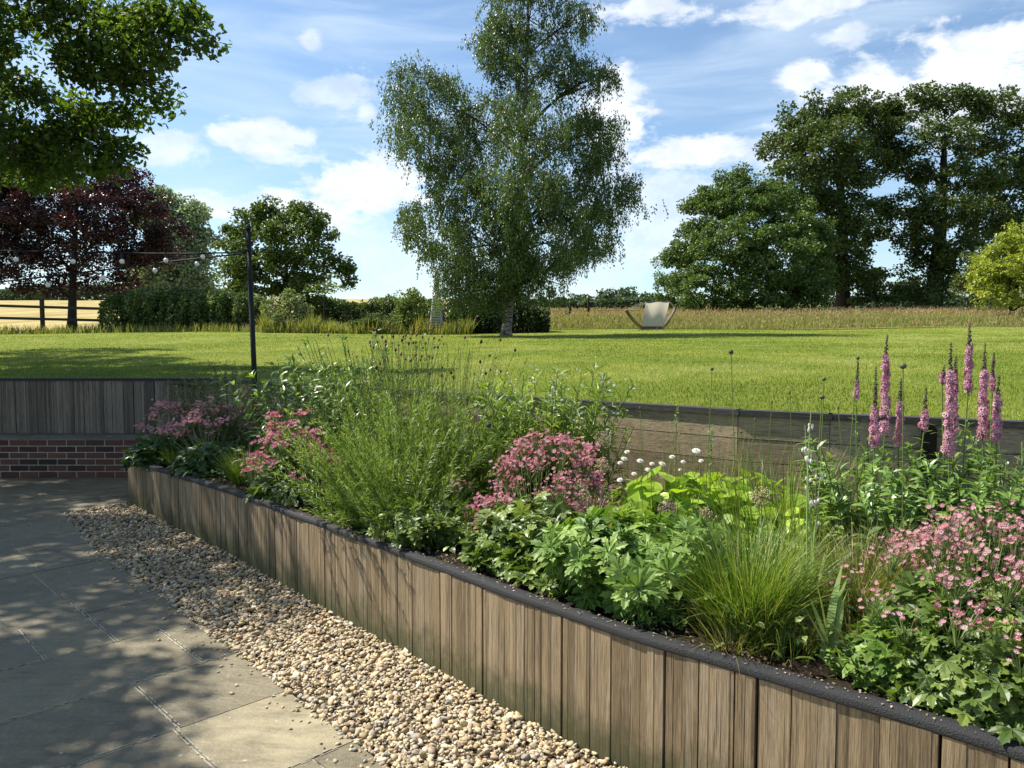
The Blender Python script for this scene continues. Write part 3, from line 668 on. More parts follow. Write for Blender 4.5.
o2 = [lob(905, 108, YO, 26, 16), lob(938, 102, YO, 28, 16), lob(975, 106, YO, 34, 16), lob(1015, 106, YO, 34, 18), lob(1060, 120, YO, 34, 26), lob(902, 138, YO, 26, 22), lob(950, 135, YO - 3, 34, 22, 30, .7), lob(1000, 140, YO, 34, 26, 30, .8), lob(1050, 165, YO, 40, 30),
      lob(898, 170, YO, 24, 16, 24, .8), lob(930, 172, YO, 24, 14, 24, .6), lob(975, 175, YO - 3, 34, 22), lob(1015, 185, YO, 34, 24, 30, .9), lob(905, 205, YO - 2, 26, 18), lob(950, 210, YO - 3, 34, 20), lob(995, 220, YO, 34, 22), lob(1040, 225, YO, 40, 26), lob(915, 240, YO, 26, 16), lob(960, 248, YO - 2, 30, 18), lob(1005, 255, YO, 26, 16), lob(928, 268, YO, 34, 14), lob(945, 285, YO - 1, 36, 12), lob(905, 285, YO + 2, 18, 10, 18, .8), lob(985, 282, YO + 2, 28, 14), lob(1040, 275, YO, 40, 18), lob(925, 225, YO - 2, 22, 14), lob(925, 292, YO - 2, 26, 8), lob(880, 150, YO + 2, 14, 24), lob(884, 220, YO + 2, 12, 20, 14, .8)]
tree('oak_tree', 'dark spreading oak with gaps of sky in its crown, behind the yellow-green bush', 'tree', gz(930, YO), o2, LO, leaf=.25, ncl=3.6, nl=66, cr=.8, tr=.75, group='oaks along the meadow', trunk_top=W(945, 120, YO))
LS = leafmat('sallow_leaves', [(.042, .08, .016), (.08, .135, .026), (.14, .20, .044), (.21, .27, .08)], .32, .45, .4, pos=[0, .45, .85, 1])
YS = 56
s1 = [lob(735, 182, YS, 16, 16), lob(712, 198, YS, 18, 16, 18, .9), lob(700, 215, YS, 22, 22), lob(745, 205, YS - 1, 34, 26), lob(775, 200, YS, 22, 18), lob(790, 225, YS - 1, 28, 24), lob(815, 240, YS - 1, 20, 22), lob(690, 245, YS, 24, 24), lob(730, 245, YS - 3, 40, 32), lob(775, 255, YS - 3, 40, 32), lob(810, 275, YS - 2, 24, 24), lob(675, 272, YS, 20, 22), lob(700, 285, YS - 3, 36, 20), lob(745, 290, YS - 4, 44, 18), lob(795, 290, YS - 3, 38, 16), lob(667, 290, YS, 14, 14), lob(735, 303, YS - 4, 60, 10), lob(795, 302, YS - 3, 36, 9), lob(738, 170, YS, 7, 8), lob(725, 180, YS, 8, 8), lob(760, 190, YS, 10, 8), lob(802, 208, YS, 9, 8), lob(690, 205, YS, 8, 8), lob(672, 250, YS, 8, 10), lob(828, 232, YS, 8, 9)]
tree('bushy_tree', 'rounded mid green bushy tree growing down to the ground right of the hammock', 'tree', gz(745, YS), s1, LS, leaf=.19, ncl=7.2, nl=66, cr=.55, tr=.35, trunk_top=W(740, 190, YS))
LY = leafmat('golden_leaves', [(.12, .16, .02), (.23, .28, .03), (.36, .40, .05), (.48, .50, .10)], .35, .45, .4)
YY = 46
tree('golden_bush', 'bright yellow-green bush at the right edge in front of the oak', 'bush', gz(1010, YY), [lob(1012, 262, YY, 30, 26), lob(1025, 240, YY, 26, 16), lob(995, 280, YY, 22, 20), lob(1040, 265, YY, 40, 34), lob(985, 268, YY + .6, 16, 18), lob(1015, 290, YY - .5, 30, 14), lob(1000, 298, YY - .6, 26, 9), lob(1035, 297, YY - .6, 26, 10), lob(988, 255, YY, 8, 9), lob(1008, 236, YY, 9, 8)], LY, leaf=.15, ncl=8, nl=52, cr=.42, tr=.12)
LGG = leafmat('dull_green_leaves', [(.05, .07, .02), (.10, .13, .035), (.16, .19, .06)], .3, .5, .4)
tree('bush', 'duller green bush tucked between the golden bush and the oak trunk', 'bush', gz(978, 50), [lob(978, 262, 50, 14, 14), lob(980, 282, 50, 20, 18), lob(968, 285, 50, 12, 12)], LGG, leaf=.15, ncl=9, nl=60, cr=.45, tr=.08)
# left group
LC = leafmat('copper_leaves', [(.018, .010, .013), (.036, .015, .018), (.07, .026, .027), (.14, .055, .045)], .28, .35, .5, pos=[0, .5, .85, 1], tt=(1.5, .55, .5))
YC = 37
cb = [lob(20, 165, YC, 50, 30), lob(80, 178, YC, 46, 26), lob(120, 185, YC, 30, 20), lob(140, 205, YC - 1, 24, 16), lob(165, 232, YC - 1, 22, 13, 20, .9), lob(150, 250, YC, 26, 16), lob(95, 215, YC - 2, 44, 28), lob(45, 210, YC - 1, 40, 30), lob(5, 210, YC, 34, 34), lob(110, 252, YC - 1, 36, 20, 34, .9), lob(60, 255, YC, 40, 22, 34, .8), lob(12, 255, YC, 34, 22, 34, .8), lob(50, 285, YC, 22, 12, 20, .55), lob(118, 280, YC, 18, 14, 18, .7), lob(-40, 200, YC, 50, 50), lob(-40, 260, YC, 40, 30), lob(85, 282, YC, 14, 10, 14, .6), lob(20, 285, YC, 16, 8, 14, .5)]
tree('copper_beech', 'dark purple leaved copper beech behind the rail fence on the left', 'tree', gz(73, YC), cb, LC, leaf=.13, ncl=12, nl=82, cr=.55, tr=.21, trunk_top=W(80, 170, YC))
LW = leafmat('willow_leaves', [(.10, .15, .085), (.17, .235, .14), (.25, .32, .20), (.33, .40, .26)], .3, .5, .4)
YWi = 62
tree('willow_tree', 'pale grey-green tree beyond the copper beech and hedge', 'tree', gz(180, YWi), [lob(160, 205, YWi, 26, 18, 24, .9), lob(190, 215, YWi, 18, 16), lob(175, 235, YWi, 26, 20), lob(200, 245, YWi, 16, 16), lob(165, 262, YWi, 30, 20), lob(198, 272, YWi, 20, 18), lob(180, 288, YWi, 34, 14), lob(142, 215, YWi, 16, 14), lob(138, 280, YWi, 18, 16)], LW, leaf=.28, ncl=5.5, nl=66, cr=.85, tr=.3)
LM = leafmat('maple_leaves', [(.045, .08, .015), (.085, .13, .025), (.14, .19, .04), (.22, .27, .08)], .32, .45, .4, pos=[0, .45, .8, 1])
YM = 39
mt = [lob(268, 212, YM, 20, 10), lob(305, 218, YM, 20, 14), lob(250, 225, YM, 20, 14), lob(285, 230, YM - 1, 30, 18), lob(236, 242, YM, 18, 16, 18, .9), lob(325, 240, YM, 16, 12, 16, .8), lob(262, 255, YM - 1.5, 36, 20), lob(305, 258, YM - 1, 30, 18), lob(335, 268, YM, 20, 13, 16, .8), lob(345, 270, YM, 9, 6, 10, .8), lob(235, 268, YM, 16, 18, 18), lob(270, 280, YM - 1, 40, 16), lob(315, 282, YM, 24, 8, 20, .8), lob(245, 290, YM, 18, 14), lob(285, 293, YM, 24, 10), lob(262, 203, YM, 7, 6, 10), lob(296, 208, YM, 8, 6, 10), lob(320, 226, YM, 8, 7, 10), lob(230, 225, YM, 8, 8, 10), lob(350, 283, YM, 7, 4, 8, .7), lob(240, 303, YM - .5, 22, 10), lob(300, 300, YM - .5, 22, 8)]
tree('field_maple', 'round green tree with ragged twigs behind the black pole', 'tree', gz(285, YM), mt, LM, leaf=.16, ncl=12, nl=60, cr=.42, tr=.16, trunk_top=W(285, 215, YM))
# young tree stem beside it
e = thing('sapling', gz(325, 34), 'thin young tree with a bare stem in front of the dark hedge', 'tree'); g = Geo(); p0 = gz(325, 34); g.tube([p0, W(324, 310, 34), W(325, 292, 34), W(323, 283, 34)], [.05, .04, .03, .01], 6); g.build('trunk', M_bark, e)
g = Geo(); k = 260; c0 = W(324, 288, 34); d = rdir(k); g.inst(CARD, frames(rdir(k), rdir(k) + [0, 0, .6]) * (.13 * U(.7, 1.2, k))[:, None, None], c0 + d * [1.0, .8, .28] * (U(.2, 1, k) ** .5)[:, None], U(0, 1, k)); g.build('crown', LM, e)

# big near oak, trunk outside the frame on the left; its crown reaches over and shades the patio
LN = leafmat('near_oak_leaves', [(.028, .055, .010), (.06, .105, .017), (.11, .17, .028), (.18, .235, .05)], .46, .45, .4, pos=[0, .45, .85, 1], tt=(1.35, 1.4, .4))
no = [lob(20, 8, 11, 60, 26), lob(80, 22, 11.5, 52, 34), lob(130, 8, 11, 38, 24), lob(142, 42, 11, 34, 22), lob(170, 28, 11, 28, 18, 26, .9), lob(196, 42, 11, 16, 10, 18, .8), lob(190, 15, 11, 14, 9, 14, .7), lob(165, 62, 11, 16, 9, 16, .7), lob(95, 70, 11.5, 48, 26), lob(135, 85, 11.5, 30, 18), lob(150, 112, 12, 22, 14, 20, .8), lob(100, 110, 12, 46, 22), lob(20, 90, 12, 46, 12, 30), lob(40, 118, 12, 56, 20), lob(75, 150, 12, 56, 24), lob(110, 168, 12, 22, 12, 20, .8), lob(20, 178, 12.5, 34, 12, 26), lob(10, 145, 12, 44, 26), lob(125, 140, 12, 24, 14, 22, .8), lob(55, 172, 12.5, 34, 12, 30, .8), lob(-30, 60, 11, 30, 60), lob(10, 40, 13, 16, 16, 20, .5)]
no2 = [(-7.2, 6.0, 6.3, 1.55, 1.5, .5, .9), (-6.7, 4.3, 6.0, 1.0, .9, .4, .7), (-7.6, 7.6, 6.6, 2.0, 1.6, .7, .8), (-9.0, 9.3, 7.2, 1.9, 1.8, .8, .9), (-8.4, 10.4, 7.6, 1.6, 1.4, .7, .8), (-10.4, 12.6, 7.4, 2.0, 1.8, .8, .8), (-11.8, 14.8, 7.0, 2.0, 2.0, .8, .8), (-8.6, 5.0, 6.2, 1.9, 1.7, .7, .8), (-10.5, 7.5, 7.5, 2.1, 1.9, .9), (-13.2, 10.5, 9.5, 2.5, 2.5, 1.5), (-7.6, 3.2, 5.8, 1.7, 1.4, .6, .8), (-6.6, 5.1, 5.9, .9, .8, .35, .9), (-9.8, 12.0, 6.4, 2.0, 1.3, .5, 1), (-11.8, 14.4, 6.8, 2.2, 1.4, .5, 1), (-14, 17.6, 7.2, 2.6, 1.8, .6, 1), (-8.9, 10.8, 6.6, 1.2, 1.2, .5, 1), (-7.0, 3.9, 6.6, 1.3, 1.2, .5, .9), (-6.6, 8.9, 7.4, .9, .9, .4, .8)]
OAKB = np.array([-12.6, 10.2, float(Hh(-12.6, 10.2))])
tree('oak_tree', 'large near oak whose leafy branches hang into the top left corner', 'tree', OAKB, no + no2, LN, leaf=.10, ncl=30, nl=46, cr=.32, tr=.5, T_=oakleaf(), trunk_top=(-12.2, 10.5, 10), flat_=.6)

def hedge(name, label, cat, px0, px1, Y, top, hj, mat, leaf, n, dep=1.2, group=None, top2=None, base_dz=0):
    p0 = gz(px0, Y); e = thing(name, gz((px0 + px1) / 2, Y), label, cat, group); g = Geo(); t = U(0, 1, n); px = px0 + (px1 - px0) * t
    x = (px - 512) / F * Y; tops = np.interp(t, np.linspace(0, 1, len(top)), top); zt = CAMZ - (tops - YH) / F * Y
    kn = np.arange(px0 - 20, px1 + 20, 3.1); kv = rng.normal(size=len(kn)); kn2 = np.arange(px0 - 20, px1 + 20, 11.3); kv2 = rng.normal(size=len(kn2)); zt = zt + hj * (np.interp(px, kn, kv) * .45 + np.interp(px, kn2, kv2) * .7) * Y / F; a = U(0, PI, n); yy_ = Y + np.cos(a) * dep * (1 + .15 * np.interp(px, kn, kv[::-1])) + U(-.15, .15, n)
    z0 = Hh(x, yy_) + base_dz; f_ = np.sin(a) ** .35; z = z0 + (zt - z0) * np.where(U(0, 1, n) < .45, f_ * U(.85, 1.03, n), U(0, 1, n) * f_)
    d = rdir(n); g.inst(CARD, frames(np.cross(d + [0, 0, .5], rdir(n)), d + [0, -.4, .6]) * (leaf * U(.6, 1.3, n))[:, None, None], np.stack([x, yy_, z], -1), np.clip(.5 + .35 * np.sin(px * .21) * np.sin(z * 3 + px * .1) + U(-.35, .35, n), 0, 1))
    # dark woody core
    g2 = Geo(); k = int(abs(px1 - px0) / 5) + 3
    for q in np.linspace(px0 + 2, px1 - 2, k):
        b = gz(q, Y); tz = CAMZ - (np.interp((q - px0) / (px1 - px0), np.linspace(0, 1, len(top)), top) - YH) / F * Y
        for _ in range(3): g2.tube([b + [U(-.2, .2), U(-.3, .3), -.1], [b[0] + U(-.4, .4), Y + U(-.4, .4), b[2] + (tz - b[2]) * .85]], [.03, .012], 4)
    g.build('foliage', mat, e); g2.build('stems', M_twig, e); return e
LH = leafmat('hedge_leaves', [(.045, .075, .018), (.09, .135, .035), (.17, .22, .07), (.30, .34, .16)], .28, .5, .4, pos=[0, .5, .88, 1])
hedge('hedge', 'green mixed hedge between the rail fence and the round tree', 'hedge', 114, 262, 35, [301, 294, 291, 292, 291, 294, 296], 2.5, LH, .13, 30000, 1.2)
hedge('hedge', 'dark clipped hedge running behind the pale shrub towards the birch', 'hedge', 300, 445, 40, [297, 299, 300, 301, 299, 302, 303], 2.5, LH, .15, 15000, 1.0)
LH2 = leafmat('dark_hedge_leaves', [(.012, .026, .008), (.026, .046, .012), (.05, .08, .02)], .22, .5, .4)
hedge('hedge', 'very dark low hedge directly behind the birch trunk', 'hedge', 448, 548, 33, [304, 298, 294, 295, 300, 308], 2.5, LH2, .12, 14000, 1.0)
LP = leafmat('pale_shrub_leaves', [(.08, .11, .04), (.15, .19, .075), (.24, .28, .13), (.36, .38, .24)], .34, .5, .4)
tree('shrub', 'pale grey-green twiggy shrub in front of the round tree', 'shrub', gz(286, 32), [lob(290, 300, 32, 14, 9), lob(278, 308, 32, 14, 12), lob(298, 312, 32, 14, 12), lob(286, 320, 31.6, 22, 12)], LP, leaf=.11, ncl=22, nl=60, cr=.3, tr=.04)
LGr = leafmat('garden_shrub_leaves', [(.05, .085, .018), (.10, .15, .03), (.17, .22, .05), (.26, .30, .10)], .34, .5, .4)
tree('shrub', 'fresh green shrub in the rough grass left of the white obelisk', 'shrub', gz(408, 32), [lob(408, 300, 32, 12, 9), lob(412, 308, 32, 16, 12), lob(400, 318, 31.6, 14, 12), lob(420, 320, 31.6, 16, 10)], LGr, leaf=.10, ncl=22, nl=60, cr=.3, tr=.04)
tree('shrub', 'small low shrub at the left end of the dark hedge', 'shrub', gz(375, 31), [lob(372, 322, 31, 16, 8), lob(360, 326, 31, 12, 6)], LH, leaf=.10, ncl=22, nl=60, cr=.25, tr=.03)
# rough tall grass patches in front of the hedges (one tussocky patch each side)
LR = leafmat('rough_grass_blades', [(.10, .13, .025), (.19, .22, .04), (.30, .30, .08), (.36, .30, .14)], .35, .6, .2)
g = Geo(); k = 9000; px = np.concatenate([U(262, 472, int(k * .8)), U(-10, 262, k - int(k * .8))]); Y = U(30.6, 33.2, k) + 0; x = (px - 512) / F * Y
gk = np.arange(-20, 500, 7.); gv = rng.normal(size=len(gk)); hg = np.where(px > 262, U(.35, 1.0, k) * (.75 + .22 * np.interp(px, gk, gv)), U(.2, .5, k)); Y = np.where(px < 262, Y + 1.6, Y); x = (px - 512) / F * Y
blades(g, np.stack([x, Y, Hh(x, Y) - .02], -1), U(0, 6.28, k), hg, U(0, .3, k), U(0, .8, k), .035, 3, U(0, 1, k)); tag(g.build('rough_grass', LR), 'tall rough grass growing along the far edge of the lawn', 'grass', kind='stuff')
# meadow with rusty seed heads
LMd = leafmat('meadow_blades', [(.15, .21, .05), (.26, .29, .09), (.38, .35, .14), (.42, .29, .18), (.38, .21, .15)], .3, .7, .15, pos=[0, .4, .7, .85, 1])
g = Geo(); k = 90000; Y = U(33, 60, k); px = U(538, 1150, k); x = (px - 512) / F * Y; y0 = np.interp(x, [-6, 2, 36], [33.5, 36, 43]); s_ok = Y > y0; Y, x = Y[s_ok], x[s_ok]; k = len(Y)
hgt_ = U(.35, .85, k) * np.clip((Y - np.interp(x, [-6, 2, 36], [33.5, 36, 43])) / 1.5, .35, 1); P = np.stack([x, Y, Hh(x, Y)], -1); az_ = U(0, 6.28, k)
pts, tan = blades(g, P, az_, hgt_, U(0, .25, k), U(0, .5, k), .032, 2, U(0, .62, k))
sel = rng.random(k) < .4; tp_ = pts[sel, -1]; k2 = len(tp_); g.inst(CARDN, frames(tan[sel, -1] + rdir(k2) * .2, rdir(k2)) * (U(.08, .16, k2))[:, None, None], tp_ - [0, 0, .03], U(.7, 1, k2))
tag(g.build('meadow_grass', LMd), 'unmown meadow grass with rusty seed heads behind the lawn', 'grass', kind='stuff')
# distant hedgerow and trees
LD = leafmat('distant_leaves', [(.045, .075, .035), (.075, .11, .05), (.11, .15, .075)], .2, .7, .2)
hedge('hedgerow', 'distant hedgerow seen between the birch and the hammock', 'hedge', 535, 700, 95, [303, 301, 302, 298, 300, 302, 301], 2.0, LD, .45, 9000, 2.5)
hedge('hedgerow', 'distant hedgerow beneath the right hand oaks', 'hedge', 830, 1100, 95, [300, 297, 299, 298, 300], 2.0, LD, .45, 9000, 2.5)
hedge('hedgerow', 'far hedgerow across the top of the corn field on the left', 'hedge', -80, 250, 240, [293, 291, 289, 286, 284, 288, 290], 1.2, LD, 1.1, 9000, 5)
for px, py, r in ((622, 296, 13), (648, 297, 9), (603, 299, 9), (578, 300, 8)):
    tree('distant_tree', {622: 'widest of the distant rounded trees left of the hammock', 648: 'small distant tree just behind the hammock top', 603: 'low distant tree left of the widest distant one', 578: 'faint distant tree nearest the birch, on the skyline'}[px], 'tree', gz(px, 140), [lob(px, py, 140, r, r * .5), lob(px + r * .4, py + 3, 140, r * .7, r * .45)], LD, leaf=.6, ncl=1.6, nl=50, cr=1.6, tr=.25, group='distant trees on the skyline', limbs=False)

# ------------------------------------------------------------------ fences, obelisk, hammock, pole, lights
M_fence = plain('dark_fence_wood', (.05, .04, .032), .9, .1, ns=20)
tree('bush', 'dark undergrowth bush between the trunks of the two oaks', 'bush', gz(890, 62), [lob(885, 292, 62, 26, 12), lob(905, 296, 62, 20, 8), lob(868, 296, 62, 18, 9), lob(930, 299, 61, 24, 6)], LO, leaf=.2, ncl=5, nl=60, cr=.6, tr=.1)
e = thing('rail_fence', gz(44, 34.5), 'two-rail dark wooden fence in front of the golden corn field', 'fence')
pts_ = [-130, -45, 44, 128]
for px in pts_:
    g = Geo(); b = gz(px, 34.5); hz_ = 1.28 if px != 44 else 1.55; g.box((b[0], 34.5, b[2] + hz_ / 2 - .1), .075, .06, hz_ / 2 + .1); g.build('post', M_fence, e)
for ya, yb in ((303.5, 309.5), (316.5, 321)):
    g = Geo(); a = W(-130, ya - 1.5, 34.42); b = W(128, yb, 34.42); g.hexa([a + [0, -.02, -.06], b + [0, -.02, -.06], b + [0, .02, -.06], a + [0, .02, -.06], a + [0, -.02, .06], b + [0, -.02, .06], b + [0, .02, .06], a + [0, .02, .06]]); g.build('rail', M_fence, e)
e = thing('wire_fence', gz(570, 42), 'post and wire fence at the meadow edge left of the hammock', 'fence')
for px in (540, 570, 588):
    g = Geo(); b = gz(px, 42); g.tube([b - [0, 0, .1], b + [0, 0, 1.55 if px == 588 else 1.3]], [.08, .07], 7); g.build('post', M_fence, e)
for hz_ in (.55, .9, 1.2):
    g = Geo(); a = gz(470, 42) + [0, 0, hz_]; b = gz(640, 42) + [0, 0, hz_]; g.tube([a, b], [.012, .012], 4); g.build('wire', M_fence, e)
M_white = plain('bleached_paint', (.40, .40, .37), .7, .3, amt=.1)
YOb = 31.3; b = gz(437, YOb); top_ = W(436, 272, YOb)
e = thing('obelisk', b, 'pale tapered garden obelisk standing in the rough grass beside the birch', 'garden obelisk')
hw = .27
for sx, sy in ((-1, -1), (1, -1), (1, 1), (-1, 1)):
    g = Geo(); g.tube([b + [sx * hw, sy * hw, 0], top_ + [sx * .03, sy * .03, 0]], [.032, .02], 4); g.build('leg', M_white, e)
for t in np.linspace(.0, .95, 24):
    g = Geo(); c_ = b + (top_ - b) * t; h_ = hw + (.03 - hw) * t
    for a_, d_ in (((-1, -1), (1, -1)), ((1, -1), (1, 1)), ((1, 1), (-1, 1)), ((-1, 1), (-1, -1))): g.tube([c_ + [a_[0] * h_, a_[1] * h_, 0], c_ + [d_[0] * h_, d_[1] * h_, 0]], .042, 4)
    g.build('crosspiece', M_white, e)
g = Geo(); g.tube([top_ - [0, 0, .02], top_ + [0, 0, .1]], [.05, .01], 6); g.build('finial', M_white, e)

M_cloth = plain('cream_canvas', (.46, .41, .30), .9, .1, ns=60, amt=.12); M_hw = plain('hammock_wood', (.11, .075, .045), .6, .3); M_rope = plain('rope', (.45, .40, .3), .9, .1)
YHm = 34.3; e = thing('hammock', gz(651, YHm), 'cream cloth hammock on a curved wooden stand at the lawn edge', 'hammock')
g = Geo(); A = [W(626, 310, YHm - 1.3), W(630, 316, YHm - 1.1), W(636, 323, YHm - .7), W(645, 329.5, YHm - .2), W(655, 330.5, YHm + .3), W(664, 326, YHm + .8), W(670, 318, YHm + 1.1), W(675.5, 308, YHm + 1.3)]
for ax_ in range(1):
    g.tube(smooth_curve(np.array(A), 4), .07, 8)
g.build('stand', M_hw, e, smooth=True)
for off in (-.45, .5):
    g = Geo(); p = W(652, 329.5, YHm); g.box((p[0] + off * .5, p[1] + off * .8, float(Hh(p[0], p[1])) + .05), .38, .05, .045, .4 if off < 0 else .2); g.build('foot', M_hw, e)
g = Geo(); C = [W(645.5, 302, YHm + .5), W(669.5, 301, YHm + .9), W(662, 327, YHm - .1), W(641, 327, YHm - .5)]
nu, nv = 9, 12; V = []
for off in (0, .015):
    for j in range(nv):
        for i in range(nu):
            u, v = i / (nu - 1), j / (nv - 1); p = (C[0] * (1 - u) + C[1] * u) * (1 - v) + (C[3] * (1 - u) + C[2] * u) * v
            V.append(p + [0, -.16 * math.sin(v * PI) + off + .02 * math.sin(u * 9), .10 * v * v * math.sin(PI * u) * -1])
Ls = []; nF = 0
for j in range(nv - 1):
    for i in range(nu - 1):
        a = j * nu + i; q = nu * nv; Ls += [a, a + 1, a + nu + 1, a + nu, q + a + nu, q + a + nu + 1, q + a + 1, q + a]; nF += 2
g.add(V, Ls, [4] * nF, .5); g.build('cloth', M_cloth, e, smooth=True)
for a, b_ in ((C[0], C[1]), (C[3], C[2])): g = Geo(); g.tube([a, b_], .03, 6); g.build('spreader_bar', M_hw, e)
g = Geo()
for tip, cs in ((A[0], (C[0], C[3])), (A[-1], (C[1], C[2]))):
    for c_ in cs:
        for dd_ in (-.14, -.07, 0, .07, .14): g.tube([tip, (tip + c_) / 2 + [0, dd_, -.03 + dd_ * .6], c_ + [0, dd_, dd_ * .3 - .04]], .006, 4)
g.build('ropes', M_rope, e)

YP = 8.3; M_pole = plain('black_metal', (.006, .006, .007), .6, .3, ns=40)
pt = W(248, 229, YP); pb = W(254, 366, YP) ; pb2 = pb + (pb - pt) * .42
e = thing('light_pole', (pb2[0], pb2[1], pb2[2]), 'black pole rising from the flower bed and carrying the string lights', 'pole')
g = Geo(); g.tube([pb2, pb, pt], [.028, .028, .025], 10); g.build('pole', M_pole, e, smooth=True)
g = Geo(); g.tube([pt, pt + [0, 0, .03]], [.034, .02], 10); g.build('cap', M_pole, e)
g = Geo(); hk = W(246, 252, YP - .02); g.tube([hk + [.035, 0, 0], hk + [0, 0, .02], hk - [.03, 0, 0]], .008, 6); g.build('hook', M_pole, e)
m, n = newmat('frosted_bulb'); out(n, princ(n, (.72, .70, .62), .25, spec=.5)); M_bulb = m
def string(label, pts2, bulbs):
    P_ = [W(*q) for q in pts2]; e = thing('string_lights', P_[-1], label, 'string lights', 'festoon lights on the black pole'); g = Geo(); C_ = smooth_curve(np.array(P_), 8); g.tube(C_, .0085, 5); g.build('cable', M_pole, e)
    bl0 = None
    for (px, py) in bulbs:
        Yb = np.interp(px, [-400, 245], [pts2[0][2], YP]); p = W(px, py, Yb); cz = np.interp(p[0], C_[:, 0], C_[:, 2]); g = Geo(); g.tube([[p[0], p[1], cz], [p[0], p[1], p[2] + .03]], .013, 6)
        f_ = g.build('lamp_holder', M_pole, e); g = Geo(); g.add(IV * [.025, .025, .029] + p, [i for f in IF for i in f], [3] * len(IF), .5); b_ = g.build('bulb', M_bulb, None, smooth=True)
        b_.parent = f_; b_.location = (0, 0, 0)
string('upper string of frosted bulbs running left from the black pole', [(-500, 225, 7), (-250, 240, 7.4), (-60, 249, 7.8), (80, 252, 8.0), (170, 253.5, 8.2), (245, 252.5, YP)], [(-34, 257), (16, 259.5), (73, 261.5), (122, 261.5), (166, 260.5), (203, 257)])
string('lower string of frosted bulbs sagging beneath the upper string', [(-300, 330, 6.9), (-120, 296, 7.3), (0, 282, 7.7), (103, 270, 8.0), (165, 262, 8.15), (245, 253.5, YP - .02)], [(-6, 292), (48, 285), (103, 278), (155, 270.5), (197, 264)])
# ------------------------------------------------------------------ flower bed plants
def bp(px, Y): x = (px - 512) / F * Y; return np.array([x, Y, float(soilz(x, Y))])
def hz(py, Y): return CAMZ - (py - YH) / F * Y
PALM5 = palm(5, 108, .46); PALM7 = palm(5, 112, .38); LANCE = lance(.24, .2); LANCEW = lance(.36, .25); NEEDLE = lance(.11, .1, .02); OV = ovate(.62); HEART = ovate(.95, .08, .22)
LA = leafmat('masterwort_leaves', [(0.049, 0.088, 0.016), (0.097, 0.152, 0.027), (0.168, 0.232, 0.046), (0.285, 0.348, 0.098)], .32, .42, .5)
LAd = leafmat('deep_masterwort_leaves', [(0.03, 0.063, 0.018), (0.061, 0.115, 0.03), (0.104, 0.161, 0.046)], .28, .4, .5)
LCr = leafmat('cranesbill_leaves', [(0.07, 0.143, 0.02), (0.128, 0.22, 0.033), (0.198, 0.308, 0.055), (0.292, 0.396, 0.11)], .35, .48, .4)
LG1 = leafmat('sedge_blades', [(.045, .10, .012), (.10, .185, .02), (.20, .28, .04), (.34, .34, .10)], .35, .4, .4)
LG2 = leafmat('fine_grass_blades', [(.06, .08, .02), (.15, .17, .04), (.28, .27, .08), (.38, .32, .14)], .35, .45, .4)
LFe = leafmat('feathery_leaves', [(0.063, 0.118, 0.017), (0.125, 0.212, 0.028), (0.238, 0.319, 0.053), (0.375, 0.448, 0.118)], .38, .4, .4)
LLi = leafmat('lime_leaves', [(.18, .30, .02), (.30, .44, .03), (.44, .56, .07)], .42, .4, .45)
LLy = leafmat('loosestrife_leaves', [(0.06, 0.119, 0.019), (0.119, 0.213, 0.035), (0.199, 0.312, 0.062), (0.292, 0.375, 0.125)], .35, .38, .5)
LSg = leafmat('silver_leaves', [(.06, .085, .06), (.11, .145, .10), (.19, .23, .17)], .25, .5, .4)
LVa = leafmat('variegated_leaves', [(.05, .11, .03), (.10, .18, .06), (.26, .33, .17), (.42, .46, .30)], .3, .4, .45)
MSt = leafmat('green_stems', [(.06, .10, .02), (.12, .17, .04), (.20, .19, .08)], .1, .5, .3)
MStr = leafmat('dry_stems', [(.16, .13, .07), (.28, .23, .13)], .1, .6, .2)
def petal(name, a, b, c_, d): return leafmat(name, [a, b, c_, d, d], .3, .5, .3, pos=[0, .4, .78, .84, 1], tt=(1.15, .85, .9))
PKp = petal('dusky_pink_petals', (.56, .20, .25), (.68, .34, .38), (.74, .50, .50), (.42, .24, .25))
PKb = petal('rose_pink_petals', (.50, .10, .17), (.62, .22, .29), (.68, .40, .44), (.50, .34, .30))
PKc = petal('pale_rose_petals', (.50, .14, .20), (.60, .26, .32), (.68, .44, .46), (.46, .32, .27))
PKl = petal('loosestrife_petals', (.52, .18, .33), (.66, .32, .47), (.76, .52, .62), (.40, .24, .20))
PWh = petal('white_petals', (.62, .62, .50), (.74, .74, .66), (.80, .80, .74), (.45, .52, .25))
PBl = petal('pale_blue_petals', (.45, .52, .62), (.56, .62, .70), (.66, .70, .76), (.5, .5, .4))
STAR = star(11, .30, .55); STAR2 = star(6, .55, .15, True, .86); DISC = star(14, .5, .1, True, .9)

def foliage(g, gs, c, R, Hf, n, size, T_, upb=1.0, inner=.3, flat_=1.0, lean=(0, 0)):
    d = rdir(n); d[:, 2] = np.abs(d[:, 2]); q = U(inner, 1, n) ** .6
    P = c + d * q[:, None] * [R, R, Hf * flat_] + [0, 0, .0]; P[:, 0] += lean[0] * P[:, 2] * 0; P[:, 2] = np.maximum(P[:, 2], c[2] + .03)
    nrm = d * [.75, .75, .6] + [0, 0, upb] + rng.normal(size=(n, 3)) * .45; ydir = d * [1, 1, -.05] + rng.normal(size=(n, 3)) * .55; ydir[:, 2] -= .15
    s_f = size * U(.55, 1.25, n); M = frames(ydir, nrm) * s_f[:, None, None]
    # templates are built with normal +z after y; flip so the upper face looks out
    g.inst(T_, M, P, np.clip(rng.beta(2, 2.4, n), 0, 1))
    if gs is not None:
        k = min(n, 160); b = c + rng.normal(size=(k, 3)) * [.03, .03, 0]; sticks(gs, b, P[:k], .0022, .3, .7)
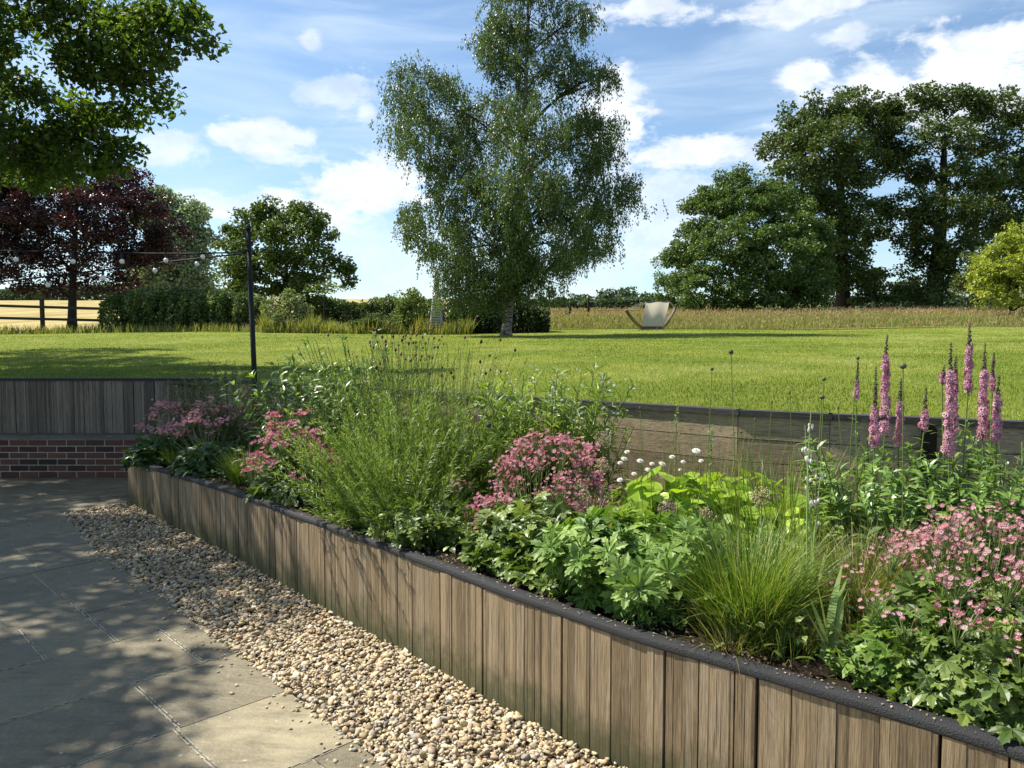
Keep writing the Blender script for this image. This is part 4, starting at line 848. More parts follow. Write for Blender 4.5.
def mast(label, c, R, Hf, nl, fs, petals, fc, fR, fz0, fz1, nf, leafm=None, T_=None, lsz=.085, dens=1.0):
    """masterwort: palmate leaf mound with clusters of star heads above"""
    e = thing('masterwort', c, label, 'flower', 'pink masterwort clumps'); g = Geo(); gs = Geo(); gf = Geo()
    foliage(g, gs, c, R, Hf, nl, lsz, T_ or PALM5)
    ncl_ = max(5, nf // 11); a = U(0, 2 * PI, ncl_); r = np.sqrt(U(0, 1, ncl_)) * fR; cz = fz0 + (fz1 - fz0) * (1 - (r / fR) ** 2) * U(.7, 1, ncl_)
    C_ = np.stack([fc[0] + np.cos(a) * r, fc[1] + np.sin(a) * r * .8, cz], -1)
    idx = rng.integers(0, ncl_, nf); P = C_[idx] + rng.normal(size=(nf, 3)) * [.034, .034, .014]
    forks = C_ - [0, 0, .09]; b = c + (forks - c) * [.25, .25, 0]; b[:, 2] = c[2] + Hf * .3; sticks(gs, b, forks, .0022, .5, .8); sticks(gs, forks[idx], P, .0013, .5, .8)
    up = np.array([-.15, -.35, 1.]) + rng.normal(size=(nf, 3)) * .55; M = frames(rdir(nf), up)
    # make z follow up exactly
    z = unit(up); x = unit(np.cross(rdir(nf), z)); y = np.cross(z, x); M = np.stack([x, y, z], -1) * (fs / 2 * U(.75, 1.2, nf))[:, None, None]
    gf.inst(STAR, M, P, U(0, 1, nf))
    g.build('leaves', leafm or LA, e); gs.build('stems', MSt, e); gf.build('blossom', petals, e); return e
def tuft(label, c, n, Ln, R, mat, wd=.0045, lean=(0, .7), bend=(.2, 1.1), name='ornamental_grass', cat='grass clump', seg=5, group='grass clumps in the bed'):
    e = thing(name, c, label, cat, group); g = Geo(); a = U(0, 2 * PI, n); r = np.sqrt(U(0, 1, n)) * R
    P = c + np.stack([np.cos(a) * r, np.sin(a) * r, 0 * r], -1); ln = U(*lean, n) * (.25 + .75 * r / R); blades(g, P, a + U(-.7, .7, n), Ln * U(.55, 1.1, n), ln, U(*bend, n), wd * U(.7, 1.3, n), seg); g.build('blades', mat, e); return e
def leafy(name, label, cat, c, R, Hh_, nst, nlf, T_, lsz, mat, lean=.35, bend=.25, t0=.1, tipshrink=.5, alpha=(.6, 1.2), group=None, stem_r=.003, flowers=None, droop=0., build=True):
    """upright leafy stems"""
    e = thing(name, c, label, cat, group); g = Geo(); gs = Geo(); a = U(0, 2 * PI, nst); r = np.sqrt(U(0, 1, nst)) * R * .45
    P = c + np.stack([np.cos(a) * r, np.sin(a) * r, 0 * r - .02], -1); a2 = a + U(-.6, .6, nst)
    Ln = Hh_ * U(.72, 1.05, nst); pts, tan = stemsg(gs, P, a2, Ln, lean * (r / (R * .45)) * U(.5, 1.2, nst), bend * U(0, 1, nst), stem_r, 5, U(0, 1, nst))
    k = nst * nlf; idx = np.repeat(np.arange(nst), nlf); t = U(t0, 1, k); p, tg = along(pts[idx], tan[idx], t); rad = rdir(k); rad -= tg * (rad * tg).sum(1, keepdims=True); rad = unit(rad)
    al = U(*alpha, k)[:, None]; dr = tg * np.cos(al) + rad * np.sin(al); dr[:, 2] -= droop
    s_f = lsz * U(.65, 1.2, k) * (1 - tipshrink * t); M = frames(dr, tg + rad * -.2 + [0, 0, .3]) * s_f[:, None, None]
    g.inst(T_, M, p, np.clip(.25 * U(0, 1, nst)[idx] + U(0, .75, k), 0, 1))
    g.build('leaves', mat, e); gs.build('stems', MSt, e)
    if flowers:
        T2, fm, fsz, per, spread = flowers; gf = Geo(); k2 = nst * per; i2 = np.repeat(np.arange(nst), per); p2 = pts[i2, -1] + rng.normal(size=(k2, 3)) * spread
        z = unit(rng.normal(size=(k2, 3)) * .5 + [-.1, -.3, 1]); x = unit(np.cross(rdir(k2), z)); y = np.cross(z, x)
        gf.inst(T2, np.stack([x, y, z], -1) * (fsz / 2 * U(.7, 1.2, k2))[:, None, None], p2, U(0, 1, k2)); gf.build('blossom', fm, e)
    return e, pts, tan

# --- left, shaded end
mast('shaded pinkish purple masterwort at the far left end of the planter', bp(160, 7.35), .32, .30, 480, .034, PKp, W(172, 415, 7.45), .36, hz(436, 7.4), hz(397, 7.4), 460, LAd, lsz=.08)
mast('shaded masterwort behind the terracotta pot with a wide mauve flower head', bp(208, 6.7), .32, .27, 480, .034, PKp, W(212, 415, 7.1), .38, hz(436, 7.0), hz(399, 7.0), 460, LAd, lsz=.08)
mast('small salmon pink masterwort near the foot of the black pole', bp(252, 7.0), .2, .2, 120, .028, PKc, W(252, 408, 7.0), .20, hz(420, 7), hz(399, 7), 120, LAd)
tuft('small yellow-green grass tuft in the shaded end near the terracotta pot', bp(158 + 14, 7.1), 160, .27, .06, LG1)
tuft('rounded lime grass tuft behind the cap of the planter, left of the rose pink flowers', bp(243, 6.1), 420, .34, .10, LG1, wd=.005)
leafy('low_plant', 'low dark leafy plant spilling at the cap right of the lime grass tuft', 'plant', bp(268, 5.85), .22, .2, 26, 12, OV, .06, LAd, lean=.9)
leafy('low_plant', 'small grey-green plant on the soil between the first two masterworts', 'plant', bp(200, 6.55), .16, .12, 20, 10, OV, .05, LSg, lean=1.0)
# terracotta pot (tilted, half buried)
M_terra = plain('terracotta', (.36, .11, .055), .8, .2, ns=25, amt=.2)
tc_ = bp(179, 8.1); e = thing('terracotta_pot', tc_, 'small round terracotta pot half hidden among the shaded masterwort', 'pot'); g = Geo()
pz = [(.055, 0), (.085, .03), (.105, .08), (.11, .13), (.095, .17), (.075, .19), (.075, .2)]; g_ax = np.array([tc_ + [0, 0, z + .02] for r, z in pz]); g.tube(g_ax, [r for r, z in pz], 20, cap=False); g.build('body', M_terra, e, smooth=True)
g = Geo(); g.tube([tc_ + [0, 0, .215], tc_ + [0, 0, .24]], [.092, .092], 20, cap=False); g.tube([tc_ + [0, 0, .24], tc_ + [0, 0, .215]], [.08, .08], 20, cap=False); g.build('rim', M_terra, e, smooth=True)
# --- grey catmint by the pole, leafy stems behind
leafy('catmint', 'grey-green bushy plant around the foot of the black pole', 'plant', bp(232, 7.5), .46, 1.0, 90, 34, LANCE, .085, leafmat('catmint_leaves', [(0.047, 0.072, 0.033), (0.093, 0.132, 0.055), (0.163, 0.209, 0.099)], .28, .5, .4), lean=.5, stem_r=.003)
leafy('catmint', 'grey-green bushy plant behind the rose pink flowers, right of the black pole', 'plant', bp(275, 7.1), .38, .95, 60, 34, LANCE, .08, _lm['catmint_leaves'], lean=.5)
mast('rose pink masterwort with large pompom heads left of the feathery plant', bp(292, 5.55), .30, .30, 420, .04, PKb, W(292, 430, 5.2), .30, hz(472, 5.2), hz(404, 5.2), 420, LA, lsz=.085)
leafy('phlox', 'tall leafy clump with broad light green leaves behind the rose pink flowers', 'plant', bp(315, 6.2), .58, 1.08, 72, 30, LANCEW, .11, leafmat('phlox_leaves', [(0.07, 0.132, 0.028), (0.128, 0.22, 0.044), (0.222, 0.319, 0.077), (0.35, 0.418, 0.154)], .36, .35, .5), lean=.45, tipshrink=.3)
leafy('phlox', 'second leafy clump with upright tips showing against the lawn', 'plant', bp(362, 6.4), .46, 1.22, 50, 28, LANCEW, .09, _lm['phlox_leaves'], lean=.35, tipshrink=.3)
leafy('silver_spurge', 'variegated pale leaved plant below the rose pink flowers at the cap', 'plant', bp(305, 5.2), .20, .34, 30, 22, OV, .05, LVa, lean=.7)
leafy('feathery_bluestar', 'low feathery skirt leaning over the cap at the left foot of the big clump', 'plant', bp(368, 4.55), .28, .34, 54, 80, NEEDLE, .05, LFe, lean=1.0, bend=.4, tipshrink=.2, alpha=(.35, 1.0), stem_r=.002)
leafy('feathery_bluestar', 'low feathery skirt leaning over the cap at the right foot of the big clump', 'plant', bp(415, 4.4), .34, .40, 60, 80, NEEDLE, .05, LFe, lean=1.0, bend=.4, tipshrink=.2, alpha=(.35, 1.0), stem_r=.002)
leafy('low_plant', 'ferny plant trailing over the cap beneath the feathery clump', 'plant', bp(350, 4.75), .26, .24, 34, 22, LANCE, .055, LCr, lean=1.1, bend=.5)
# --- burnet with dark red bobble heads
def bobbles(label, c, R, zr, n, mat_head, hsz=.0085, name='burnet', cat='flower', elong=1.6, stem=.0018, group=None, parts='seed_heads', lean=.2, leaves=0):
    e = thing(name, c, label, cat, group); gs = Geo(); gh = Geo(); a = U(0, 6.28, n); r = np.sqrt(U(0, 1, n)) * R; P = c + np.stack([np.cos(a) * r * .5, np.sin(a) * r * .5, 0 * r], -1)
    Ln = U(*zr, n); pts, tan = stemsg(gs, P, a, Ln, lean * r / R, U(-.1, .25, n), stem, 5, U(0, 1, n)); tp = pts[:, -1]
    for (q, t) in zip(tp, tan[:, -1]):
        gh = Geo(); gh.add(IV * [hsz, hsz, hsz * elong] * U(.7, 1.2) + q, [i for f in IF for i in f], [3] * len(IF), U(0, 1)); gh.build('seed_head', mat_head, e, smooth=True)
    gs.build('stems', MSt, e)
    if leaves:
        g = Geo(); k = leaves; d = rdir(k); d[:, 2] = abs(d[:, 2]); g.inst(OV, frames(d + rdir(k) * .4, d * .5 + [0, 0, 1.]) * (.055 * U(.6, 1.2, k))[:, None, None], c + d * [R * .8, R * .8, zr[0] * .5], U(0, 1, k)); g.build('leaves', LA, e)
    return e
M_burn = leafmat('burnet_heads', [(.07, .015, .02), (.14, .03, .035), (.2, .07, .06)], .05, .7, .2)
bobbles('tall burnet with tiny dark red bobble heads showing against the lawn', bp(438, 5.6),   .55, (.85, 1.26), 44, M_burn, leaves=200)
bobbles('thin stemmed burnet with pale dusky bobble heads above the leafy clump', bp(395, 6.0), .45, (1.0, 1.22), 34, leafmat('dusky_heads', [(.16, .08, .07), (.26, .15, .12)], .05, .7, .2), leaves=120)
# --- feathery bluestar
e_, p_, t_ = leafy('feathery_bluestar', 'big feathery bright green clump of thread leaves left of the pink masterwort', 'plant', bp(396, 4.8), .60, .86, 150, 150, NEEDLE, .055, LFe, lean=.85, bend=.35, tipshrink=.25, alpha=(.35, 1.0), stem_r=.002)
leafy('feathery_bluestar', 'smaller feathery green clump between the big one and the blue flowers', 'plant', bp(458, 5.0), .50, .86, 84, 140, NEEDLE, .052, LFe, lean=.5, bend=.3, tipshrink=.25, alpha=(.35, 1.0), stem_r=.002)
leafy('cranesbill', 'low dark cranesbill at the cap under the feathery clump', 'plant', bp(428, 4.15), .34, .26, 60, 12, PALM7, .055, LA, lean=1.0, tipshrink=.1)
bobbles('single dark seed head globe left of the pink masterwort', bp(487, 4.6), .01, (.62, .62), 1, leafmat('dark_globe', [(.06, .03, .04), (.1, .05, .06)], 0, .7, .2), .022, 'allium', elong=1, parts='seed_head')
# --- pale blue bluestar with lance leaves
leafy('bluestar', 'bright lance-leaved plant with pale blue flowers left of the timber wall end', 'plant', bp(550, 5.05), .46, .95, 80, 30, lance(.17, .15), .13, LFe, lean=.45, tipshrink=.3, flowers=(STAR2, PBl, .02, 3, .03))
leafy('bluestar', 'upright fresh green plant against the end of the timber wall', 'plant', bp(590, 5.15), .25, .62, 24, 26, lance(.17, .15), .11, LFe, lean=.4, tipshrink=.3)
tuft('tall strap leaves arching up beside the pale blue flowers', bp(512, 4.9), 16, .95, .08, LFe, wd=.016, lean=(.1, .35), bend=(0, .4), name='strap_plant', cat='plant', group=None)
leafy('wispy_plant', 'tall wispy pale green stems filling behind the smaller feathery clump', 'plant', bp(445, 5.4), .65, 1.10, 120, 100, NEEDLE, .05, leafmat('wispy_leaves', [(.10, .15, .03), (.18, .24, .05), (.28, .33, .09)], .35, .5, .3), lean=.35, bend=.2, stem_r=.0016, alpha=(.3, .9))
leafy('wispy_plant', 'pale wispy seeding stems between the leafy clumps and the burnet', 'plant', bp(385, 5.7), .6, 1.16, 90, 100, NEEDLE, .05, _lm['wispy_leaves'], lean=.35, bend=.2, stem_r=.0016, alpha=(.3, .9))
leafy('bluestar', 'dense lance-leaved clump low behind the dense rose pink heads', 'plant', bp(520, 5.0), .4, .72, 50, 30, lance(.17, .15), .10, LFe, lean=.5, tipshrink=.3)
# --- main pink masterwort
mast('dense rose pink masterwort clump in the middle of the bed', bp(535, 3.85), .36, .34, 1000, .026, PKb, W(545, 465, 4.1),   .42, hz(535, 4.1), hz(428, 4.1), 1400, LA, lsz=.068)
mast('sparser pink masterwort heads behind the dense middle clump on its right', bp(585, 4.45), .2, .3, 160, .026, PKb, W(590, 445, 4.5), .20, hz(462, 4.5), hz(440, 4.5), 90, LA, lsz=.07)
mast('tiny dull pink masterwort head at the foot of the feathery clump', bp(455, 4.5), .1, .12, 50, .024, PKp, W(455, 483, 4.5), .09, hz(492, 4.5), hz(478, 4.5), 36, LA, lsz=.05)
tuft('fine arching grass between the middle masterwort and the white flowers', bp(590, 3.75), 620, .42, .10, LG2, wd=.0032, bend=(.2, 1.3))
tuft('wispy upright grass in front of the timber wall behind the white flowers', bp(700, 4.6), 260, .62, .5, LG2, wd=.003, lean=(0, .25), bend=(0, .3))
# --- white scabious: each head its own part
c = bp(640, 4.15); e = thing('scabious', c, 'white pincushion flowers on thin stems in front of the timber wall', 'flower'); gs = Geo()
for i, (px, py, hs_) in enumerate([(627, 452, .9), (624, 459, 1.1), (620, 463, .8), (640, 461, 1), (652, 464, .8), (648, 470, 1.1), (662, 464, 1.2), (672, 457, .9), (683, 462, .8), (696, 451, 1.3), (592, 478, 1.3), (620, 480, 1), (618, 510, 1), (585, 523, 1.4), (602, 500, .7), (634, 474, .9), (701, 461, .8), (680, 470, .6)]):
    Y = 4.15 + U(-.25, .25); p = W(px, py, Y); g = Geo()
    z = unit(np.array([U(-.3, .3), -.5, 1.])); x = unit(np.cross([0, 1., 0], z)); y = np.cross(z, x); R_ = np.stack([x, y, z], -1)
    for q, (sc_, dz) in enumerate(((1, 0), (.75, .004), (.45, .008))): g.inst(DISC, (R_ * .0195 * hs_ * sc_)[None], (p + z * dz)[None], [U(0, 1)])
    g.build('flower_head', PWh, e); b = np.array([c[0] + (p[0] - c[0]) * .4, Y, soilz(p[0], Y)]); m_ = (b + p) / 2 + [U(-.02, .02), 0, 0]; sticks(gs, [b, m_], [m_, p], .0018, .6, .9)
gs.build('stems', MSt, e); g = Geo(); foliage(g, None, c, .3, .2, 220, .07, LANCE); g.build('leaves', LA, e)
# --- lime heart leaves
def bigleaf(label, c, R, Hf, n, sz, mat, name='heartleaf', upb=1.3, T_=None):
    e = thing(name, c, label, 'plant'); g = Geo(); gs = Geo(); foliage(g, gs, c, R, Hf, n, sz, T_ or HEART, upb=upb, inner=.5); g.build('leaves', mat, e); gs.build('stems', MSt, e)
bigleaf('lime green heart-leaved plant below the white flowers', bp(662, 4.2), .34, .38, 170, .11, LLi)
bigleaf('wide drift of lime green broad leaves at the foot of the timber wall', bp(735, 4.4), .46, .34, 260, .105, LLi)
bigleaf('small tall leaf clump of mid green paddles beside the lime leaves', bp(690, 4.1), .10, .42, 8, .2, LCr, 'broadleaf', .3, ovate(.45))
bigleaf('light green broad leaves deep between the grasses and the loosestrife', bp(812, 3.9), .2, .24, 34, .12, LLi)
# --- alliums gone to seed
M_all = leafmat('allium_seed', [(.28, .22, .11), (.40, .33, .19), (.5, .42, .26)], .1, .6, .2)
M_allp = leafmat('allium_mauve', [(.24, .14, .15), (.34, .22, .22), (.42, .32, .28)], .1, .6, .2)
for (px, py, Y, r, lab, mt_) in ((761, 497, 3.5, .052, 'round tan allium seed head above the left grass tussock', M_all), (603, 440, 4.5, .055, 'tan allium seed head above the middle masterwort on its right', M_all), (601, 466, 4.2, .050, 'faded allium seed head just left of the white flowers', M_all), (584, 500, 3.9, .048, 'low tan allium seed head over the fine arching grass', M_all), (667, 508, 3.9, .050, 'mauve-grey allium seed head in front of the lime leaves', M_allp), (705, 515, 3.8, .042, 'loose brown allium seed head right of the mauve-grey one', M_all), (822, 496, 3.7, .06, 'large faded allium seed head left of the loosestrife', M_allp), (474, 415, 5.2, .05, 'dusky allium seed head over the smaller feathery clump', M_allp)):
    p = W(px, py, Y); b = np.array([p[0] + U(-.03, .03), Y, soilz(p[0], Y)]); e = thing('allium', b, lab, 'flower', 'alliums gone to seed'); g = Geo(); g.tube(bez(b, p, 0, .02, 5), .0028, 5); g.build('stem', MStr, e)
    g = Geo(); k = 110; d = rdir(k); sticks(g, np.tile(p, (k, 1)), p + d * r * .85, .0006, U(0, 1, k), 1); ic, icf = ico(); g.inst(T(ic, icf), np.tile(np.eye(3) * .0035, (k, 1, 1)) * U(.7, 1.3, k)[:, None, None], p + d * (r * U(.8, 1, k))[:, None], U(0, 1, k)); g.build('seed_head', mt_, e)
# --- front: cranesbill, grasses, sword leaves
leafy('cranesbill', 'bright green cranesbill with cut leaves leaning over the cap', 'plant', bp(640, 3.27), .38, .40, 110, 14, PALM7, .085, LCr, lean=.85, tipshrink=.05, alpha=(.8, 1.5))
leafy('cranesbill', 'single sprig of cut leaves resting on the cap left of the bright cranesbill', 'plant', bp(590, 3.22), .10, .13, 14, 6, PALM7, .075, LCr, lean=1.1, tipshrink=.0)
leafy('low_plant', 'mid green leafy filler behind the bright cranesbill', 'plant', bp(670, 3.75), .32, .36, 40, 18, LANCE, .07, LCr, lean=.7)
tuft('large rounded green grass tussock in the centre right of the bed', bp(752, 2.88), 1700, .47, .14, LG1, wd=.0042, lean=(0, .62), bend=(.2, 1.3), seg=6)
tuft('yellower grass tussock right of the large one, behind the sword leaves', bp(862, 2.95), 1100, .42, .13, LG2, wd=.004, lean=(0, .75), bend=(.2, 1.2), seg=6)
tuft('taller loose grass at the back behind the large tussock', bp(790, 3.9), 420, .6, .35, LG1, wd=.005, lean=(0, .5), bend=(.1, .8))
tuft('olive grass tuft peeping between the second tussock and the big masterwort', bp(905, 3.0), 420, .42, .10, LG2, wd=.004, lean=(0, .6))
tuft('short wispy grass at the cap left of the large tussock', bp(705, 3.1), 160, .25, .06, LG2, wd=.003, lean=(.2, 1.0))
LSw = leafmat('sword_leaves', [(.18, .28, .08), (.30, .41, .14), (.42, .50, .22)], .35, .4, .45)
c = bp(834, 2.62); e = thing('sword_lily', c, 'fan of pale green sword leaves near the cap', 'plant'); g = Geo(); k = 7
blades(g, c + np.stack([U(-.02, .02, k), U(-.02, .02, k), 0 * U(0, 1, k)], -1), np.array([0, .3, 3.0, 3.3, 0, 2.9, .1]), np.array([.30, .26, .30, .24, .34, .2, .22]), np.array([.22, .32, .12, .3, .08, .4,   .12]), .15, .028, 6, U(0, 1, k), prof=[.5, .8, 1, 1, .85, .5, .05]); g.build('leaves', LSw, e)
c = bp(817, 2.85); e = thing('gaura', c, 'pair of tall pale green stems with small white buds left of the loosestrife', 'flower'); g = Geo(); gb_ = Geo()
for dx, tp_ in ((0, W(812, 398, 2.95)), (.03, W(805, 425, 3.0)), (-.03, W(822, 455, 2.95))):
    b = c + [dx, 0, 0]; cv = bez(b, tp_, 0, .03, 9); g.tube(cv, np.linspace(.0055, .0015, 9), 5)
    for t in U(.0, 1, 14): q = cv[int(5 + t * 3)] + U(-.012, .012, 3); gb_.add(IV * [.004, .004, .009] + q, [i for f in IF for i in f], [3] * len(IF), U(.2, .7))
k = 5; blades(g, np.tile(c, (k, 1)), U(0, 6.28, k), U(.3, .5, k), .08, .15, .016, 5, .9); g.build('stems', LSw, e); gb_.build('buds', PWh, e)
# tall thin round-headed stems against the lawn
M_bud = leafmat('green_buds', [(.06, .08, .03), (.12, .15, .06)], .05, .6, .3); M_brb = leafmat('brown_buds', [(.05, .03, .03), (.1, .06, .05)], .05, .6, .3)
for (px, py, Y, r, lab, mt_) in ((903, 366, 3.1, .014, 'tall thin stem with one round green bud in front of the loosestrife', M_bud), (731, 352, 3.9, .013, 'tall thin stem with a small brown bobble left of the gaura, tallest against the lawn', M_brb), (712, 369, 4.0, .009, 'thin stem with a small brown bobble, second from the tallest one', M_brb), (822, 397, 3.4, .012, 'thin stem with round green bud level with the wall cap', M_bud), (824, 379, 3.5, .010, 'slender stem with a tiny green bud just above the wall cap', M_bud), (741, 432, 4.2, .008, 'short thin stem with a tiny bud in front of the timber boards', M_bud), (858, 358, 3.5, .008, 'hair thin stem with dark tip left of the loosestrife spires', M_brb)):
    p = W(px, py, Y); b = np.array([p[0] + U(-.05, .05), Y, soilz(p[0], Y)]); e = thing('scabious_bud', b, lab, 'flower', 'tall thin stems with round buds'); g = Geo(); g.tube(bez(b, p, 0, .015, 6), .0022, 5); g.build('stem', MSt, e)
    g = Geo(); g.add(IV * [r, r, r * .95] + p, [i for f in IF for i in f], [3] * len(IF), .4); g.build('bud', mt_, e, smooth=True)
for i_, (px, py, Y, lab) in enumerate(((640, 408, 4.6, 'hair thin tipped stem rising beside the wall end, first of the row before the boards'), (755, 420, 4.3, 'thin leaning stem with tiny tip crossing the boards right of the wall joint'), (772, 402, 4.1, 'thin upright stem with tiny tip reaching the wall cap left of the gaura'), (790, 392, 3.9, 'slim stem with dark tip rising just over the wall cap beside the gaura'), (838, 408, 3.8, 'short slim stem with tiny tip at cap height before the flowerless green stems'), (592, 372, 4.9, 'slim stem with tiny tip above the pale blue flowers, against the lawn'))):
    p = W(px, py, Y); b = np.array([p[0] + U(-.08, .08), Y, soilz(p[0], Y)]); e = thing('seeding_stem', b, lab, 'flower', 'slim seeding stems'); g = Geo(); g.tube(bez(b, p, 0, .03, 6), .0018, 4); g.build('stem', MSt, e)
    g = Geo(); g.add(IV * [.005, .005, .012] + p, [i for f in IF for i in f], [3] * len(IF), .4); g.build('tip', M_bud, e, smooth=True)
# pale toadflax-like spires in front of the boards
for (px, p0y, p1y, Y, lab) in ((676, 405, 500, 4.4, 'pale green budded spire in front of the middle of the timber wall'), (711, 425, 500, 4.3, 'pale budded spire to the right of the first one'), (608, 412, 470, 4.9, 'pale budded spire right at the wall end')):
    a = W(px, p1y, Y); b = W(px + 1, p0y, Y); base_ = np.array([a[0], Y, soilz(a[0], Y)]); e = thing('toadflax', base_, lab, 'flower', 'pale spires before the timber wall'); g = Geo(); cv = bez(base_, b, 0, .01, 8); g.tube(cv, .0022, 5); g.build('stem', MSt, e)
    g = Geo(); k = 60; t = U(.45, 1, k); q = np.stack([np.interp(t * 7, range(8), cv[:, i]) for i in range(3)], -1) + rng.normal(size=(k, 3)) * .006; g.inst(OV, frames(rdir(k) + [0, 0, .8], rdir(k)) * (.018 * U(.6, 1.2, k))[:, None, None], q, U(.3, 1, k)); g.build('buds', LVa, e)
# --- loosestrife
def loose(label, c, R, Hf, spires, nst=36, group='pink loosestrife clumps'):
    e, pts, tan = leafy('loosestrife', label, 'flower', c, R, Hf, nst, 44, LANCEW, .085, LLy, lean=.4, tipshrink=.35, group=group, alpha=(.8, 1.3))
    gs = Geo(); gl = Geo()
    for (px, pt_, pf, pb, Y, wpx) in spires:   # tip, first flower, last flower
        tp, f0, f1 = W(px, pt_, Y), W(px - 1, pf, Y), W(px - 2, pb, Y); b = np.array([c[0] + (f1[0] - c[0]) * .6, c[1] + (Y - c[1]) * .6, c[2]])
        gs.tube(smooth_curve(np.array([b, (b + f1) / 2 + [U(-.02, .02), 0, 0], f1, f0, tp]), 3), .0030, 5)
        k = 26; t = U(.05, 1, k)[:, None]; p = b * (1 - t) + f1 * t; rd_ = unit(rng.normal(size=(k, 3)) * [1, 1, .2]); gl.inst(LANCE, frames(rd_ + [0, 0, .5], np.array([0, 0, 1.]) - rd_ * .2) * (.09 * U(.6, 1.1, k) * (1 - .4 * t[:, 0]))[:, None, None], p, U(0, 1, k))
        g = Geo(); L_ = np.linalg.norm(f0 - f1); nw = max(3, int(L_ / .021)); wr = wpx / F * Y / 2
        for i in range(nw):
            fr = (i + .5) / nw; q = f1 + (f0 - f1) * fr + rng.normal(size=3) * .002; rr = wr * (.68 - .34 * fr) * U(.75, 1.15); k = 17; a = U(0, 6.28, k); rad = np.stack([np.cos(a), np.sin(a), U(-.25, .35, k)], -1); z = unit(rad); x = unit(np.cross(rdir(k), z)); y = np.cross(z, x)
            if U(0, 1) < .02: continue
            P_ = q + rad * (rr * U(.45, 1.0, k))[:, None]; P_[:, 2] += U(-.012, .012, k); g.inst(STAR2, np.stack([x, y, z], -1) * (.0115 * U(.6, 1.3, k))[:, None, None], P_, U(0, 1, k))
            g.inst(LANCE, frames(rad[:3] - [0, 0, .2], np.tile([0, 0, 1.], (3, 1))) * (.030), np.tile(q, (3, 1)), [.95, .9, .93]) if fr < .35 else None
        g.build('flower_spike', PKl, e)
        g2 = Geo(); nt = max(3, int(np.linalg.norm(tp - f0) / .010))
        for i in range(nt):
            fr = i / nt; q = f0 + (tp - f0) * fr; k = 5; d = rdir(k) * [1, 1, .4]; ic, icf = ico(); g2.inst(T(ic, icf), np.tile(np.eye(3) * np.array([.0045, .0045, .0065]) * (1 - .5 * fr), (k, 1, 1)), q + d * .0085 * (1 - .6 * fr), U(0, 1, k))
        g2.build('spike_tip', LTip, e)
    gs.build('spike_stems', MSt, e); gl.build('spike_leaves', LLy, e)
LTip = leafmat('spike_buds', [(.05, .045, .03), (.10, .08, .05), (.16, .08, .08)], .05, .7, .2)
loose('left clump of pink loosestrife spires, four spikes around one tall one', bp(880, 3.5), .28, .68, [(887, 334, 356, 432, 3.5, 17), (876, 366, 405, 446, 3.45, 15), (901, 378, 402, 445, 3.55, 15), (926, 387, 410, 430, 3.6, 14), (858, 357, 382, 398, 3.6, 9)])
loose('right clump of pink loosestrife with the tallest spires at the right edge', bp(975, 3.3), .36, .66, [(951, 342, 372, 456, 3.3, 19), (970, 322, 345, 392, 3.4, 13), (985, 343, 372, 438, 3.3, 19), (999, 375, 395, 440, 3.25, 16), (944, 365, 376, 382, 3.4, 7), (956, 355, 372, 430, 3.45, 12), (994, 352, 374, 390, 3.5, 8)], nst=46)
leafy('loosestrife', 'leafy flowerless loosestrife stems at the far right edge against the wall', 'plant', bp(1020, 3.6), .3, .75, 30, 30, LANCE, .085, LLy, lean=.35)
leafy('loosestrife', 'leafy green stems left of the pink spires, reaching the wall cap', 'plant', bp(846, 3.7), .22, .62, 22, 32, LANCE, .08, LFe, lean=.3)
leafy('low_plant', 'mid green leafy filler under the loosestrife spires', 'plant', bp(930, 3.35), .40, .40, 60, 22, LANCE, .075, LLy, lean=.7)
# --- right front masterwort
mast('large pale rose masterwort filling the right front corner of the bed', bp(985, 2.42), .36, .36, 1500, .019, PKc, W(985, 555, 2.5), .42, hz(600, 2.5), hz(508, 2.5), 900, LA, lsz=.062)
mast('sunlit masterwort leaves spilling over the cap with few pink heads', bp(930, 2.45), .20, .24, 620, .020, PKb, W(955, 602, 2.2), .14, hz(622, 2.2), hz(598, 2.2), 16, LCr, lsz=.062)
mast('right edge masterwort with flower heads leaning out of the picture', bp(1050, 2.2), .26, .30, 800, .019, PKc, W(1020, 575, 2.2), .24, hz(640, 2.2), hz(560, 2.2), 150, LA, lsz=.062)
mast('pale pink masterwort heads under the left loosestrife spires', bp(925, 2.95), .22, .24, 200, .024, PKc, W(930, 545, 2.9), .20, hz(560, 2.9), hz(535, 2.9), 110, LA, lsz=.08)
mast('low masterwort leaves at the cap just left of the bright cranesbill', bp(560, 3.45), .18, .16, 260, .022, PKb, W(560, 540, 3.5), .05, hz(545, 3.5), hz(535, 3.5), 3, LA, lsz=.06)
mast('low masterwort leaves at the cap below the dense rose pink clump', bp(505, 3.8), .2, .18, 300, .022, PKb, W(505, 515, 3.8), .08, hz(525, 3.8), hz(510, 3.8), 8, LA, lsz=.06)
leafy('low_plant', 'low bright leaves at the cap under the left side of the large tussock', 'plant', bp(690, 3.0), .16, .16, 26, 12, LANCE, .06, LCr, lean=1.0)
tuft('small dry blonde grass tuft at the cap between the tussock and sword leaves', bp(815, 2.72), 140, .2, .05, LG2, wd=.003, lean=(.2, 1.1))
tuft('low grass tuft right of the sword leaves at the cap', bp(866, 2.62), 200, .26, .06, LG2, wd=.003, lean=(.1, 1.0))
leafy('low_plant', 'ferny bright filler beside the trailing plant beneath the feathery clump', 'plant', bp(385, 4.45), .26, .26, 40, 22, LANCE, .05, LFe, lean=1.0, bend=.4)
leafy('low_plant', 'sprawling bright leaves over the cap between the cranesbill and the tussock', 'plant', bp(668, 2.98), .18, .16, 34, 14, LANCE, .05, LCr, lean=1.1)
tuft('loose dry arching blades at the front foot of the large tussock', bp(735, 2.72), 160, .24, .10, LG2, wd=.003, lean=(.3, 1.2))
